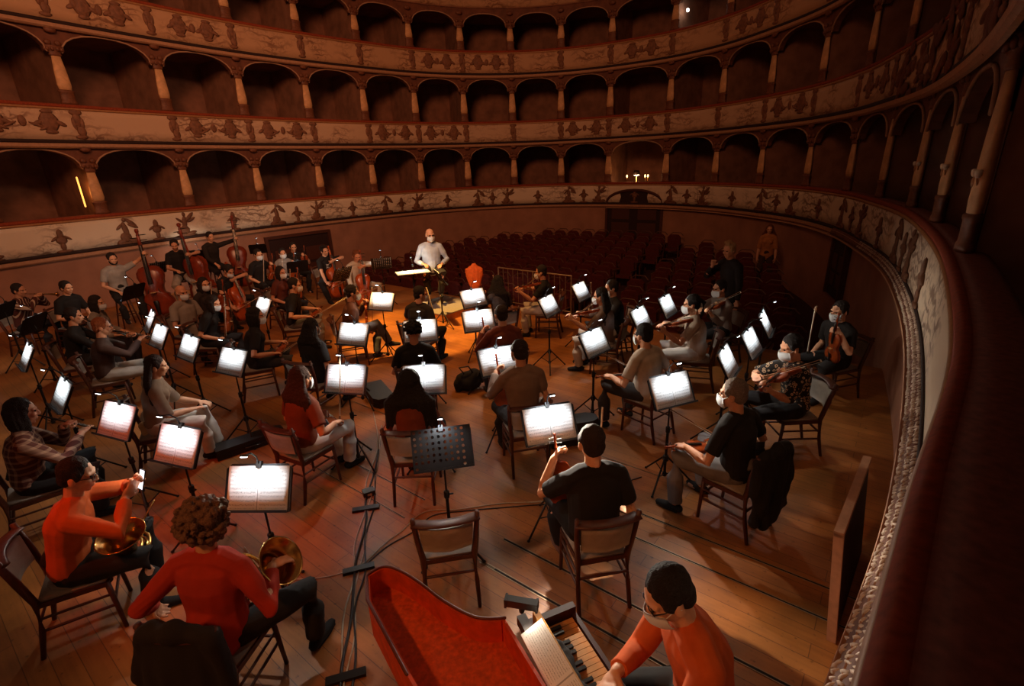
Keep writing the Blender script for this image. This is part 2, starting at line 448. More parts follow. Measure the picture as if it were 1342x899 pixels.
structure(mb.obj('trim_figures_lower', M_ORB, smooth=True)); structure(mb2.obj('trim_ornament_middle', M_ORN, smooth=True)); structure(mb3.obj('trim_ornament_upper', M_ORN, smooth=True))
# stucco drapery and volutes where the second tier comes close on the right
rs = random.Random(4)
for k in range(46):
    s = KARC[18] + .3 + rs.random() * 6.2
    relief([(0, 0, rs.uniform(.08, .3), rs.uniform(.04, .12), rs.uniform(-1.2, 1.2))], s, ZB2 + rs.uniform(-.05, .72), mb4, -.03)
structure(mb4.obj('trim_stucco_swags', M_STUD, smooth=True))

# leaf moulding under the near right parapet
mb = sweep([(.0, ZB1 + .0), (-.04, ZB1 - .03), (-.08, ZB1 - .09), (-.075, ZB1 - .16), (.0, ZB1 - .17)], KNOT[17], len(CURVE) - 1)
mb.uv = None; mb.cur = 1; rl = random.Random(3)
s = KARC[18]
while s < KARC[23] + .9:
    p, n = arc_at(s); t = V((n.y, -n.x, 0)); q = (-n * .72 + V((0, 0, -.7))).normalized(); f_ = (-n * .7 + V((0, 0, .72))).normalized()
    for row, (o, z) in enumerate(((.022, -.022), (.048, -.05), (.074, -.095))):
        c = p - n * o + t * (rl.uniform(-.012, .012) + .018 * row); c.z = ZB1 + z
        a = (q + t * rl.uniform(-.9, .9)).normalized(); R = M((a, f_.cross(a), f_)).transposed()
        mb.ell(c, (rl.uniform(.02, .034), rl.uniform(.008, .013), rl.uniform(.01, .018)), R, 6, 4)
    s += .036 if s > KARC[20] else .08
structure(mb.obj('trim_leaf_moulding', [M_STUD, mat('leaf_plaster', 'c9b29c', .55, var=.2, scale=40)], smooth=True))
structure(sweep([(.0, ZB1 - .17), (-.1, ZB1 - .17), (-.105, ZB1 - .195), (.0, ZB1 - .2)], KNOT[12], len(CURVE) - 1).obj('trim_moulding_ledge', M_BAND))

# lower wall, stage floor, stalls floor
structure(sweep([(.06, -1.3), (.06, ZB1), (.2, ZB1), (.2, -1.3)], 0, len(CURVE) - 1).obj('wall_lower', M_LOW))

def plank_material():
    m = bpy.data.materials.new('stage_planks'); m.use_nodes = True; nt = m.node_tree; b = nt.nodes['Principled BSDF']
    tc = node(nt, 'ShaderNodeTexCoord')
    mp = node(nt, 'ShaderNodeMapping'); mp.inputs['Rotation'].default_value = (0, 0, math.atan2(.617, .787))
    nt.links.new(tc.outputs['Object'], mp.inputs['Vector'])
    br = node(nt, 'ShaderNodeTexBrick'); br.offset = 0.37
    br.inputs['Scale'].default_value = 1.0; br.inputs['Brick Width'].default_value = 3.4; br.inputs['Row Height'].default_value = 0.135
    br.inputs['Mortar Size'].default_value = 0.003; br.inputs['Mortar Smooth'].default_value = 0.3; br.inputs['Bias'].default_value = 0.0
    br.inputs['Color1'].default_value = hexc('a8682f') + (1,); br.inputs['Color2'].default_value = hexc('985a28') + (1,); br.inputs['Mortar'].default_value = hexc('6b3f1e') + (1,)
    nt.links.new(mp.outputs[0], br.inputs['Vector'])
    ms = node(nt, 'ShaderNodeMapping'); ms.inputs['Scale'].default_value = (1.2, 14, 1); nt.links.new(mp.outputs[0], ms.inputs['Vector'])
    n1 = node(nt, 'ShaderNodeTexNoise'); n1.inputs['Scale'].default_value = 2.2; n1.inputs['Detail'].default_value = 6; nt.links.new(ms.outputs[0], n1.inputs['Vector'])
    n2 = node(nt, 'ShaderNodeTexNoise'); n2.inputs['Scale'].default_value = 1.6; n2.inputs['Detail'].default_value = 4; nt.links.new(mp.outputs[0], n2.inputs['Vector'])
    n3 = node(nt, 'ShaderNodeTexNoise'); n3.inputs['Scale'].default_value = 26; n3.inputs['Detail'].default_value = 2; nt.links.new(mp.outputs[0], n3.inputs['Vector'])
    r1 = node(nt, 'ShaderNodeMapRange'); r1.inputs[1].default_value = .3; r1.inputs[2].default_value = .7; r1.inputs[3].default_value = .85; r1.inputs[4].default_value = 1.08; nt.links.new(n1.outputs['Fac'], r1.inputs[0])
    r2 = node(nt, 'ShaderNodeMapRange'); r2.inputs[1].default_value = .35; r2.inputs[2].default_value = .65; r2.inputs[3].default_value = .65; r2.inputs[4].default_value = 1.12; nt.links.new(n2.outputs['Fac'], r2.inputs[0])
    r3 = node(nt, 'ShaderNodeMapRange'); r3.inputs[1].default_value = .22; r3.inputs[2].default_value = .36; r3.inputs[3].default_value = .45; r3.inputs[4].default_value = 1.0; nt.links.new(n3.outputs['Fac'], r3.inputs[0])
    a = node(nt, 'ShaderNodeMath', operation='MULTIPLY'); nt.links.new(r1.outputs[0], a.inputs[0]); nt.links.new(r2.outputs[0], a.inputs[1])
    a2 = node(nt, 'ShaderNodeMath', operation='MULTIPLY'); nt.links.new(a.outputs[0], a2.inputs[0]); nt.links.new(r3.outputs[0], a2.inputs[1])
    mx = node(nt, 'ShaderNodeVectorMath', operation='SCALE'); nt.links.new(br.outputs['Color'], mx.inputs[0]); nt.links.new(a2.outputs[0], mx.inputs['Scale'])
    nt.links.new(mx.outputs[0], b.inputs['Base Color'])
    rr = node(nt, 'ShaderNodeMapRange'); rr.inputs[3].default_value = .34; rr.inputs[4].default_value = .6; nt.links.new(n2.outputs['Fac'], rr.inputs[0])
    nt.links.new(rr.outputs[0], b.inputs['Roughness'])
    bp = node(nt, 'ShaderNodeBump'); bp.inputs['Strength'].default_value = .25; bp.inputs['Distance'].default_value = .004
    nt.links.new(a2.outputs[0], bp.inputs['Height']); nt.links.new(bp.outputs[0], b.inputs['Normal'])
    return m
M_FLOOR = plank_material()
def uv2(a, c, z=0.0): q = SIDE * a + AXIS * c; return V((q.x, q.y, z))       # along the stage front, towards the hall
EDGE = 9.2
# stage boundary follows the lower wall on both sides
mb = MB()
lo = [CURVE[i] + NORM[i] * .1 for i in range(0, KNOT[5])]
lo = [p for p in lo if p.dot(AXIS) < EDGE]
hi = [CURVE[i] + NORM[i] * .1 for i in range(KNOT[15], len(CURVE))]
hi = [p for p in hi if p.dot(AXIS) < EDGE]
pl = lo[-1] + AXIS * ((EDGE - lo[-1].dot(AXIS)) / 1.0); ph = hi[0] + AXIS * (EDGE - hi[0].dot(AXIS))
ring = lo + [pl, ph] + hi + [V((-1.5, -3.5, 0)), V((-14.5, 3.0, 0))]
mb.prism([(p.x, p.y) for p in ring], -.06, 0.0)
structure(mb.obj('floor', M_FLOOR))
a0, a1 = pl.dot(SIDE), ph.dot(SIDE)
mb = MB(); mb.prism([tuple(uv2(a, c).xy) for a, c in ((a0 - .5, EDGE - .05), (a1 + .5, EDGE - .05), (a1 + .5, EDGE), (a0 - .5, EDGE))], -1.3, -.06)
structure(mb.obj('wall_stage_front', mat('stage_front', '4a2415', .8)))
mb = MB(); 
q = [uv2(-20, EDGE, -1.05), uv2(5, EDGE, -1.05), uv2(5, EDGE + 14.5, -.1), uv2(-20, EDGE + 14.5, -.1)]
mb.add(q + [p - V((0, 0, .1)) for p in q], [(0, 1, 2, 3), (7, 6, 5, 4)])
structure(mb.obj('floor_stalls', mat('stalls_carpet', '3a140c', .95)))

# trap grooves let into the stage boards
mb = MB(); mb.cur = 0
def groove(p, q, w, dark=1):
    p = V(p + (0,)); q = V(q + (0,)); d = (q - p).normalized(); n = V((-d.y, d.x, 0))
    for o0, o1, mi, z in ((-w, -w * .55, 0, .004), (-w * .55, w * .55, 1, .0015), (w * .55, w, 0, .004)):
        mb.cur = mi
        r = [p + n * o0, q + n * o0, q + n * o1, p + n * o1]
        mb.add([x + V((0, 0, z)) for x in r] + [x - V((0, 0, .01)) for x in r], [(0, 1, 2, 3), (0, 4, 5, 1), (1, 5, 6, 2), (2, 6, 7, 3), (3, 7, 4, 0)])
GD = (.787, -.617)
for p, L, w in (((-.34, 3.43), 3.0, .018), ((-.14, 3.69), 3.6, .018), ((.75, 4.3), 3.2, .014), ((.62, 3.98), 3.0, .014), ((-2.37, 6.68), 1.1, .009), ((-2.05, 5.16), 1.4, .012), ((-2.6, 5.2), 1.9, .009), ((.2, 5.6), 2.2, .008), ((-1.0, 3.95), 1.0, .006)):
    groove(p, (p[0] + GD[0] * L, p[1] + GD[1] * L), w)
structure(mb.obj('trim_floor_grooves', [mat('groove_metal', 'a08468', .4, .5), mat('groove_gap', '120805', .9)]))

# doors in the lower wall; dark slabs put the openings' shade into colour
def wall_door(n, arc, w, h, z0, label, arch=False):
    p, nn = arc_at(arc); mx = at(p.x, p.y, z0, math.atan2(-nn.x, nn.y))
    b = MB()
    if arch:
        prof = [(-w / 2, 0), (w / 2, 0), (w / 2, h - .45)] + [(w / 2 * math.cos(PI * k / 10), h - .45 + .45 * math.sin(PI * k / 10)) for k in range(1, 10)] + [(-w / 2, h - .45)]
    else:
        prof = [(-w / 2, 0), (w / 2, 0), (w / 2, h), (-w / 2, h)]
    T = mx @ M.Rotation(PI / 2, 4, 'X')
    b.prism(prof, -.08, .02, T)
    d = structure(b.obj('door_%d' % n, mat('door_dark', '2a0f08', .8)))
    f = MB()
    def bar(x0, x1, y0, y1, dz=.06): f.prism([(x0, y0), (x1, y0), (x1, y1), (x0, y1)], -.06, .02 + dz, T)
    bar(-w / 2 - .1, -w / 2, 0, h if not arch else h - .45); bar(w / 2, w / 2 + .1, 0, h if not arch else h - .45)
    if arch: 
        pts = [T @ V(((w / 2 + .05) * math.cos(PI * k / 12), h - .45 + .5 * math.sin(PI * k / 12), .04)) for k in range(13)]
        f.tube(pts, .06, 6)
    else: bar(-w / 2 - .1, w / 2 + .1, h, h + .09)
    for sx in (-.25, .25): f.prism([(sx * w - .17 * w, .25), (sx * w + .17 * w, .25), (sx * w + .17 * w, h * .42), (sx * w - .17 * w, h * .42)], .0, .035, T); f.prism([(sx * w - .17 * w, h * .48), (sx * w + .17 * w, h * .48), (sx * w + .17 * w, h * .76), (sx * w - .17 * w, h * .76)], .0, .035, T)
    structure(f.obj('door_surround', mat('door_wood', '48200f', .7), d))
wall_door(1, (KARC[12] + KARC[13]) / 2, 2.3, 2.15, -.15, '', True)
wall_door(2, (KARC[5] + KARC[6]) / 2 - .1, 2.2, 1.7, -.6, '')
wall_door(3, KARC[17] + .75, 1.0, 1.3, 0.0, '')

# cloth with a printed or woven pattern
def pattern_cloth(name, kind):
    m = bpy.data.materials.new(name); m.use_nodes = True; nt = m.node_tree; b = nt.nodes['Principled BSDF']; b.inputs['Roughness'].default_value = .9
    tc = node(nt, 'ShaderNodeTexCoord'); co = tc.outputs['Object']
    def mth(op, a, bb=None):
        n = node(nt, 'ShaderNodeMath', operation=op)
        for i, q in enumerate((a, bb)):
            if q is None: continue
            if isinstance(q, (int, float)): n.inputs[i].default_value = q
            else: nt.links.new(q, n.inputs[i])
        return n.outputs[0]
    mix = node(nt, 'ShaderNodeMix', data_type='RGBA'); sx = node(nt, 'ShaderNodeSeparateXYZ'); nt.links.new(co, sx.inputs[0])
    if kind == 'stripe':
        f = mth('FRACT', mth('MULTIPLY', mth('ADD', sx.outputs[0], mth('MULTIPLY', sx.outputs[2], .3)), 15.0)); fac = mth('LESS_THAN', f, .28); c0, c1 = '4a1d12', 'b59a80'
    elif kind == 'check':
        f = mth('LESS_THAN', mth('FRACT', mth('MULTIPLY', sx.outputs[2], 16.0)), .35); g = mth('LESS_THAN', mth('FRACT', mth('MULTIPLY', sx.outputs[0], 16.0)), .35)
        fac = mth('MULTIPLY', mth('ADD', f, g), .5); c0, c1 = '4c2015', '9c7a62'
    elif kind == 'leopard':
        v = node(nt, 'ShaderNodeTexVoronoi'); v.inputs['Scale'].default_value = 26; nt.links.new(co, v.inputs['Vector'])
        fac = mth('MULTIPLY', mth('GREATER_THAN', v.outputs['Distance'], .22), mth('LESS_THAN', v.outputs['Distance'], .42)); c0, c1 = '1a120e', 'b59473'
    else:
        v = node(nt, 'ShaderNodeTexVoronoi'); v.inputs['Scale'].default_value = 30; nt.links.new(co, v.inputs['Vector'])
        box_ = mth('MULTIPLY', mth('MULTIPLY', mth('LESS_THAN', mth('ABSOLUTE', sx.outputs[0]), .07), mth('GREATER_THAN', sx.outputs[1], .08)), mth('LESS_THAN', mth('ABSOLUTE', mth('SUBTRACT', sx.outputs[2], .9)), .06))
        fac = mth('MULTIPLY', box_, mth('LESS_THAN', v.outputs['Distance'], .4)); c0, c1 = '15100e', 'd8d4cc'
    nt.links.new(fac, mix.inputs[0]); mix.inputs[6].default_value = hexc(c0) + (1,); mix.inputs[7].default_value = hexc(c1) + (1,)
    nt.links.new(mix.outputs[2], b.inputs['Base Color']); return m
M_STRIPE, M_CHECK, M_LEOPARD, M_EMBLEM = [pattern_cloth(n + '_cloth', n) for n in ('stripe', 'check', 'leopard', 'emblem')]

# ------------------------------------------------------------------ figures
SKINS = [mat('skin_' + h, h, .55, var=.06, scale=30) for h in ('d9a27e', 'c98f6c', 'b97d5b')]
M_MASK = mat('mask_paper', 'dfe8ee', .8, var=.03)
M_GLAS = mat('spectacle_frame', '1c120c', .35)
M_EYE = mat('eye_dark', '1a0f0a', .2)

def ik(a, b, la, lb, hint):
    a, b = V(a), V(b); d = b - a; L = min(d.length, (la + lb) * .995)
    d.normalize(); b = a + d * L
    x = (la * la - lb * lb + L * L) / (2 * L); y = math.sqrt(max(0, la * la - x * x))
    h = V(hint); h = (h - d * h.dot(d)).normalized()
    return a + d * x + h * y, b

def hand(mb, W, d, palm, side, curl, k=1.0):
    """Palm, four fingers and a thumb at wrist W. d: direction of the hand, palm: the way the palm faces, side: towards the thumb."""
    d = V(d).normalized(); palm = V(palm); palm = (palm - d * palm.dot(d)).normalized(); side = palm.cross(d) if V(side).dot(palm.cross(d)) > 0 else d.cross(palm)
    R = M((side, d, palm)).transposed()
    mb.ell(W + d * .045 * k, (.04 * k, .055 * k, .016 * k), R, 10, 7)
    for j, (o, L) in enumerate(((.03, .07), (.01, .08), (-.01, .074), (-.029, .058))):
        p = W + d * .088 * k + side * o * k; q = d + side * (o * 1.2); q.normalize(); pts = [p - q * .02]
        ang = 0
        for seg in (.45, .32, .25):
            ang += curl * (1.0 if seg > .4 else 1.2); v = q * math.cos(ang) + palm * math.sin(ang)
            p = p + v * L * seg * k; pts.append(p)
        mb.tube(pts, [.0095 * k, .009 * k, .0085 * k, .0075 * k], 6)
    b = W + d * .025 * k + side * .03 * k
    v1 = (d * .65 + side * .75 + palm * .25).normalized(); v2 = (d * .9 + side * .15 + palm * (.3 + .5 * curl)).normalized()
    mb.tube([b - v1 * .01, b + v1 * .038 * k, b + v1 * .038 * k + v2 * .032 * k], [.012 * k, .0105 * k, .0085 * k], 6)

def head_parts(P, HM, k):
    """Skin lumps of the head; HM maps head space (x right, y forward, z up) to the body."""
    mb = MB(); R = HM.to_3x3(); c = lambda x, y, z: HM @ V((x * k, y * k, z * k))
    e = lambda x, y, z, a, b, d: mb.ell(c(x, y, z), (a * k, b * k, d * k), R, 14, 10)
    e(0, -.012, .03, .075, .092, .088); e(0, .022, -.035, .059, .064, .075); e(0, .054, -.088, .026, .022, .02)
    e(0, .06, -.03, .045, .03, .05)
    mb.tube([c(0, .078, .022), c(0, .098, -.012), c(0, .1, -.022)], [.009 * k, .013 * k, .014 * k], 7)
    mb.tube([c(-.05, .066, .03), c(0, .083, .028), c(.05, .066, .03)], [.011 * k] * 3, 6)
    e(-.012, .092, -.024, .011, .01, .009); e(.012, .092, -.024, .011, .01, .009)
    e(0, .083, -.052, .023, .01, .007); e(0, .081, -.063, .02, .01, .008)
    for s in (-1, 1):
        e(s * .036, .062, -.018, .024, .022, .022)
        mb.ell(c(s * .077, -.008, -.008), (.01 * k, .023 * k, .033 * k), R @ M.Rotation(s * -.25, 3, 'Z'), 9, 7)
    return mb

def hair_mesh(style, HM, k, seed, neck):
    mb = MB(); R = HM.to_3x3(); c = lambda x, y, z: HM @ V((x * k, y * k, z * k))
    e = lambda x, y, z, a, b, d: mb.ell(c(x, y, z), (a * k, b * k, d * k), R, 14, 10)
    rnd = random.Random(seed); wr, fq, vox = .004, 40, .008
    if style == 'fringe':
        for i in range(9):
            a = PI * (1.08 + .84 * i / 8); e(.074 * math.cos(a), -.012 + .088 * math.sin(a), -.01, .017, .018, .034)
    elif style == 'curly':
        for i in range(260):
            a = rnd.uniform(0, 2 * PI); z = rnd.uniform(-.75, 1); r = math.sqrt(max(0, 1 - z * z))
            x, y = r * math.cos(a), r * math.sin(a)
            if y > .45 and z < .35: continue
            q = rnd.uniform(.011, .02); w_ = rnd.uniform(.95, 1.12); e(x * .122 * w_, -.03 + y * .122 * w_, .035 + z * .118 * w_, q, q, q)
        e(0, -.035, .045, .11, .11, .108); wr, fq, vox = .006, 80, .0065
    elif style == 'fuzzy':
        for i in range(70):
            a = rnd.uniform(0, 2 * PI); z = rnd.uniform(-.5, 1); r = math.sqrt(max(0, 1 - z * z)); x, y = r * math.cos(a), r * math.sin(a)
            if y > .5 and z < .4: continue
            q = rnd.uniform(.014, .024); e(x * .092, -.025 + y * .1, .045 + z * .09, q, q, q)
        e(0, -.028, .045, .084, .09, .086); wr, fq = .008, 70
    else:
        e(0, -.024, .05, .083, .091, .085); e(0, -.05, .0, .074, .056, .075)
        for s in (-1, 1): e(s * .068, .008, .03, .017, .034, .04)
        if style == 'quiff':
            for i in range(12): e(rnd.uniform(-.05, .05), rnd.uniform(-.05, .06), .12 + rnd.uniform(-.01, .018), .03, .03, .022)
            wr, fq = .007, 55
        if style in ('long', 'veil'):
            w = .105 if style == 'long' else .17; L = .42 if style == 'long' else .5
            top = HM @ V((0, -.05 * k, .02 * k)); back = (R @ V((0, -1, 0))); back.z = 0; back.normalize(); rt = R @ V((1, 0, 0)); rt.z = 0; rt.normalize()
            for i in range(11):
                f = -1 + 2 * i / 10; l = L * rnd.uniform(.85, 1.05)
                p0 = top + rt * (f * .072 * k) + back * (.03 * (1 - f * f))
                pts = [p0 + V((0, 0, .02)), p0 + back * .03 + rt * (f * w * .25) + V((0, 0, -.1)), p0 + back * .055 + rt * (f * w * .8) + V((0, 0, -.2 - .0 * l)), p0 + back * .05 + rt * (f * w) + V((0, 0, -l))]
                mb.tube(pts, [.03, .032, .034 if style == 'long' else .045, .018], 7)
            if style == 'veil': e(0, -.03, .03, .105, .105, .105)
            wr, fq = .006, 45
        if style == 'bob':
            for i in range(11):
                a = PI * (.93 + 1.14 * i / 10); p = c(.078 * math.cos(a), -.012 + .09 * math.sin(a), .02)
                mb.tube([p, p + V((0, 0, -.1)), p + V((0, 0, -.17))], [.026, .03, .02], 7)
        if style == 'bun': e(0, -.13, .05, .045, .042, .045)
        if style == 'tail':
            p = c(0, -.1, .05); b = R @ V((0, -1, 0)); mb.tube([p, p + b * .06 + V((0, 0, -.05)), p + b * .05 + V((0, 0, -.2)), p + b * .03 + V((0, 0, -.28))], [.025, .032, .028, .012], 8)
    return remesh(mb, vox, 1, wr, fq, seed)

NPERSON = 0
def person(P):
    global NPERSON; NPERSON += 1
    g = P.get; seed = NPERSON; rnd = random.Random(seed)
    sh = g('sh', .46); z0 = g('z0', 0.0); fem = g('fem', False); k = g('k', 1.05 if fem else 1.1)
    lean = math.radians(g('lean', 8)); twist = math.radians(g('twist', 0)); yaw = math.radians(P['yaw'])
    hx, hy, hz = P['head']
    hip = V((0, 0, sh + .105))
    r = V((1, 0, 0)); fw = V((0, 1, 0))
    def up(a): return V((0, math.sin(a), math.cos(a)))
    T = (hz - z0 - hip.z) / (math.cos(lean) * .5 + .2 + .0)      # fits the trunk to the height of the head
    T = max(.8, min(1.25, T)); 
    s1 = hip + up(lean * .5) * .17 * T; s2 = s1 + up(lean * 1.0) * .17 * T; nb = s2 + up(lean * 1.5) * .16 * T
    Rz = M.Rotation(twist, 3, 'Z'); r2 = Rz @ r; f2 = Rz @ fw
    hp = math.radians(g('hpitch', -8)) ; hyaw = math.radians(g('hyaw', 0)); htilt = math.radians(g('htilt', 0))
    HR = Rz @ M.Rotation(hyaw, 3, 'Z') @ M.Rotation(hp - lean * .25, 3, 'X') @ M.Rotation(htilt, 3, 'Y')
    hc = nb + up(lean * .9) * .085 * k + HR @ V((0, .018, .1 * k))
    HM = M.Translation(hc) @ HR.to_4x4()
    # root so that the head stands where it should
    off = M.Rotation(yaw, 3, 'Z') @ V((hc.x, hc.y, 0))
    root = at(hx - off.x, hy - off.y, z0, yaw)
    sw = (.15 if fem else .17) * k
    SR = nb + r2 * sw - up(lean) * .055 * T; SL = nb - r2 * sw - up(lean) * .055 * T
    hjr, hjl = hip + V((.088, 0, -.025)), hip + V((-.088, 0, -.025))
    fr = V(g('fr', (.14, .4, .08))); fl = V(g('fl', (-.14, .4, .08)))
    kr, fr = ik(hjr, fr, .43 * k, .42 * k, g('khr', (.35, 1, 1))); kl, fl = ik(hjl, fl, .43 * k, .42 * k, g('khl', (-.35, 1, 1)))
    hr = V(g('hr', (.14, .3, sh + .2))); hl = V(g('hl', (-.14, .3, sh + .2)))
    er, hr = ik(SR, hr, .285 * k, .25 * k, g('ehr', (.8, -.5, -1))); el, hl = ik(SL, hl, .285 * k, .25 * k, g('ehl', (-.8, -.5, -1)))
    fat = g('fat', 1.0)
    skin = SKINS[g('skin', seed % 2)]
    name = 'person'
    # ---- body: one continuous surface
    mb = head_parts(P, HM, k)
    wv = (.16, .13, .14, .15, .1) if fem else (.16, .145, .165, .165, .11)
    def trunk(m_, inf, z_from=0):
        pts = [hip + V((0, 0, -.06)), hip, s1, s2, s2.lerp(nb, .62), nb - up(lean) * .012]
        rx = [wv[0] * .8, wv[0], wv[1] * (fat * .5 + .5), wv[2], wv[3], .07]; ry = [.1, .115, .1 * fat, .115 * (fat * .3 + .7), .095, .06]
        m_.tube(pts, [x * k + inf for x in rx], 16, up=tuple(-f2), ry=[y * k + inf for y in ry])
        m_.tube([SL, SL.lerp(nb, .5) + up(lean) * .02, SR.lerp(nb, .5) + up(lean) * .02, SR], [.052 * k + inf, .056 * k + inf, .056 * k + inf, .052 * k + inf], 9)
        if fem:
            for s in (-1, 1): m_.ell(s2 + f2 * (.085 + inf) + r2 * (s * .065) + V((0, 0, .01)), (.06, .055, .06), None, 10, 7)
    trunk(mb, -.008)
    mb.tube([nb - up(lean) * .03, hc - HR @ V((0, .02, .03))], [.056 * k, .05 * k], 12)
    for S, E, W in ((SR, er, hr), (SL, el, hl)):
        mb.tube([S, S.lerp(E, .4), E, E.lerp(W, .3), W], [.05 * k, .045 * k, .037 * k, .039 * k, .026 * k], 10)
    for H, K, F in ((hjr, kr, fr), (hjl, kl, fl)):
        mb.tube([H, H.lerp(K, .4), K, K.lerp(F, .35), F], [.08 * k, .072 * k, .05 * k, .044 * k, .032 * k], 12)
        mb.tube([F + V((0, -.03, -.03)), F + V((0, .07, -.045)), F + V((0, .14, -.055))], [.032, .03, .022], 8)
    for W, E, pre, sd in ((hr, er, 'r', 1), (hl, el, 'l', -1)):
        d = V(g('hd' + pre, (W - E).normalized())); d = (d.normalized() + (W - E).normalized() * .25)
        pn = V(g('pn' + pre, (0, .1, -1))); th = V(g('th' + pre, (-sd, .2, .1)))
        hand(mb, W, d, pn, th, g('curl' + pre, .45), k)
    body = link(name, remesh(mb, .0065 if g('near') else .0085, 1), None, root)
    body.data.materials.append(skin)
    tag(body, P['label'], 'person', g('group', 'musicians and others in the rehearsal'))
    # ---- clothing
    top = g('top', '1c1512'); leg = g('leg', '1a1614'); slv = g('sleeve', 'short')
    mb = MB(); trunk(mb, .016)
    mb.tube([nb - up(lean) * .07, nb + up(lean) * .012], [.085 * k, .068 * k], 12)
    fr_ = {'short': .72, 'long': 1.9, 'none': .12, 'mid': 1.0}[slv]
    for S, E, W in ((SR, er, hr), (SL, el, hl)):
        if fr_ <= 1: mb.tube([S, S.lerp(E, fr_ * .5), S.lerp(E, fr_)], [.066 * k, .064 * k, .062 * k], 11, round_=False)
        else: mb.tube([S, S.lerp(E, .5), E, E.lerp(W, .5), E.lerp(W, fr_ - 1)], [.065 * k, .059 * k, .053 * k, .049 * k, .041 * k], 11, round_=False)
        mb.ell(S, (.066 * k,) * 3, None, 10, 7)
    if g('puff'): mb.tube([hip + V((0, 0, -.05)), hip + V((0, 0, .1))], [.215, .2], 14, ry=[.17, .16])
    o = link('shirt', remesh(mb, .0095 if g('near') else .013, 2, .009 if g('near') else .007, 9, seed, (1, 1, .6)), body)
    o.data.materials.append(g('topmat') or cloth(top))
    mb = MB()
    mb.tube([hip + V((0, -.01, -.075)), hip + V((0, 0, .0)), hip + V((0, 0, .07))], [.165, .178, .165], 14, ry=[.12, .132, .12])
    cut = g('cut', .96)
    for H, K, F in ((hjr, kr, fr), (hjl, kl, fl)):
        if cut > .5: mb.tube([H, H.lerp(K, .4), K, K.lerp(F, .4), K.lerp(F, cut)], [.1 * k, .092 * k, .076 * k, .07 * k, .06 * k], 12, round_=False); mb.ell(H, (.098,) * 3, None, 10, 7)
        else: mb.tube([H, H.lerp(K, .5), H.lerp(K, .8)], [.1, .095, .09], 12, round_=False)
    o = link('trousers', remesh(mb, .0135, 2, .008, 11, seed + 7), body); o.data.materials.append(cloth(leg))
    for F, K, sd in ((fr, kr, 1), (fl, kl, -1)):
        mb = MB(); dx = sd * .03
        mb.tube([F + V((0, -.045, -.03)), F + V((0, 0, -.025)), F + V((dx * .6, .09, -.045)), F + V((dx, .17, -.052))], [.038, .046, .042, .03], 10, ry=[.04, .05, .035, .024])
        mb.tube([F + V((0, -.03, -.066)), F + V((dx * .6, .09, -.068)), F + V((dx, .17, -.068))], [.036, .042, .032], 10, ry=[.012, .012, .012])
        o = mb.obj('shoe', cloth(g('shoe', '15100d')), body, True)
    if g('hair', 'short') != 'bald':
        o = link('hair', hair_mesh(g('hair', 'short'), HM, k, seed, nb), body)
        o.data.materials.append(mat('hair_' + g('hc', '1d120c'), g('hc', '1d120c'), .85, var=.35, scale=110, bump=.9))
    if g('beard'):
        mb = MB()
        for i in range(9):
            a = PI * (-.05 + 1.1 * i / 8); mb.ell(HM @ V((.06 * math.cos(a), .02 + .05 * math.sin(a), -.062 - .026 * math.sin(a))), (.02, .018, .03), HR, 8, 6)
        o = link('beard', remesh(mb, .008, 1, .003, 50, seed), body); o.data.materials.append(mat('hair_' + g('hc', '1d120c'), g('hc', '1d120c'), .6, var=.3, scale=60))
    for s in (-1, 1):
        MB().ell(HM @ V((s * .031 * k, .078 * k, .012 * k)), (.013 * k, .008 * k, .007 * k), HR, 8, 6).obj('eye', M_EYE, body, True)
    if g('mask', True):
        vs = []; fs = []; nu, nv = 14, 8
        for layer in (0, .0035):
            for j in range(nv + 1):
                for i in range(nu + 1):
                    u = -1 + 2 * i / nu; v = -1 + 2 * j / nv; a = u * 1.3; b = v * .8 * (1 - .25 * u * u) - .12
                    rad = V((.07 * math.sin(a) * math.cos(b), .034 + (.072 + .016 * math.exp(-(u * 3) ** 2)) * math.cos(a) * math.cos(b * .8), -.047 + .072 * math.sin(b)))
                    n_ = V((math.sin(a), math.cos(a), 0)); vs.append(HM @ ((rad + n_ * (.006 + layer)) * k))
        q = (nu + 1) * (nv + 1)
        for j in range(nv):
            for i in range(nu):
                a = j * (nu + 1) + i; f = (a, a + 1, a + nu + 2, a + nu + 1); fs.append(f); fs.append(tuple(q + x for x in f[::-1]))
        edge = [i for i in range(nu + 1)] + [j * (nu + 1) + nu for j in range(1, nv + 1)] + [nv * (nu + 1) + i for i in range(nu - 1, -1, -1)] + [j * (nu + 1) for j in range(nv - 1, 0, -1)]
        for a, b in zip(edge, edge[1:] + edge[:1]): fs.append((a, b, q + b, q + a))
        mb = MB().add(vs, fs)
        for s in (-1, 1): mb.tube([HM @ V((s * .066 * k, .05 * k, -.02 * k)), HM @ V((s * .08 * k, .0, .012 * k)), HM @ V((s * .083 * k, -.018 * k, .0))], .0022, 5)
        mb.obj('face_mask', g('maskmat') or M_MASK, body, True)
    if g('glasses'):
        mb = MB()
        for s in (-1, 1):
            mb.tube([HM @ V((s * .034 + .027 * math.cos(2 * PI * i / 12), .104 - abs(.0) - .006 * abs(math.cos(2 * PI * i / 12)), .01 + .02 * math.sin(2 * PI * i / 12))) for i in range(13)], .0032, 5)
            mb.tube([HM @ V((s * .06, .1, .014)), HM @ V((s * .08, .05, .014)), HM @ V((s * .085, -.02, .008))], .003, 5)
        mb.tube([HM @ V((-.008, .106, .013)), HM @ V((.008, .106, .013))], .003, 5)
        mb.obj('glasses', M_GLAS, body, True)
    P['root'] = root; P['hc'] = hc; P['HM'] = HM; P['J'] = dict(hip=hip, nb=nb, s2=s2, kr=kr, kl=kl, hr=hr, hl=hl)
    return body

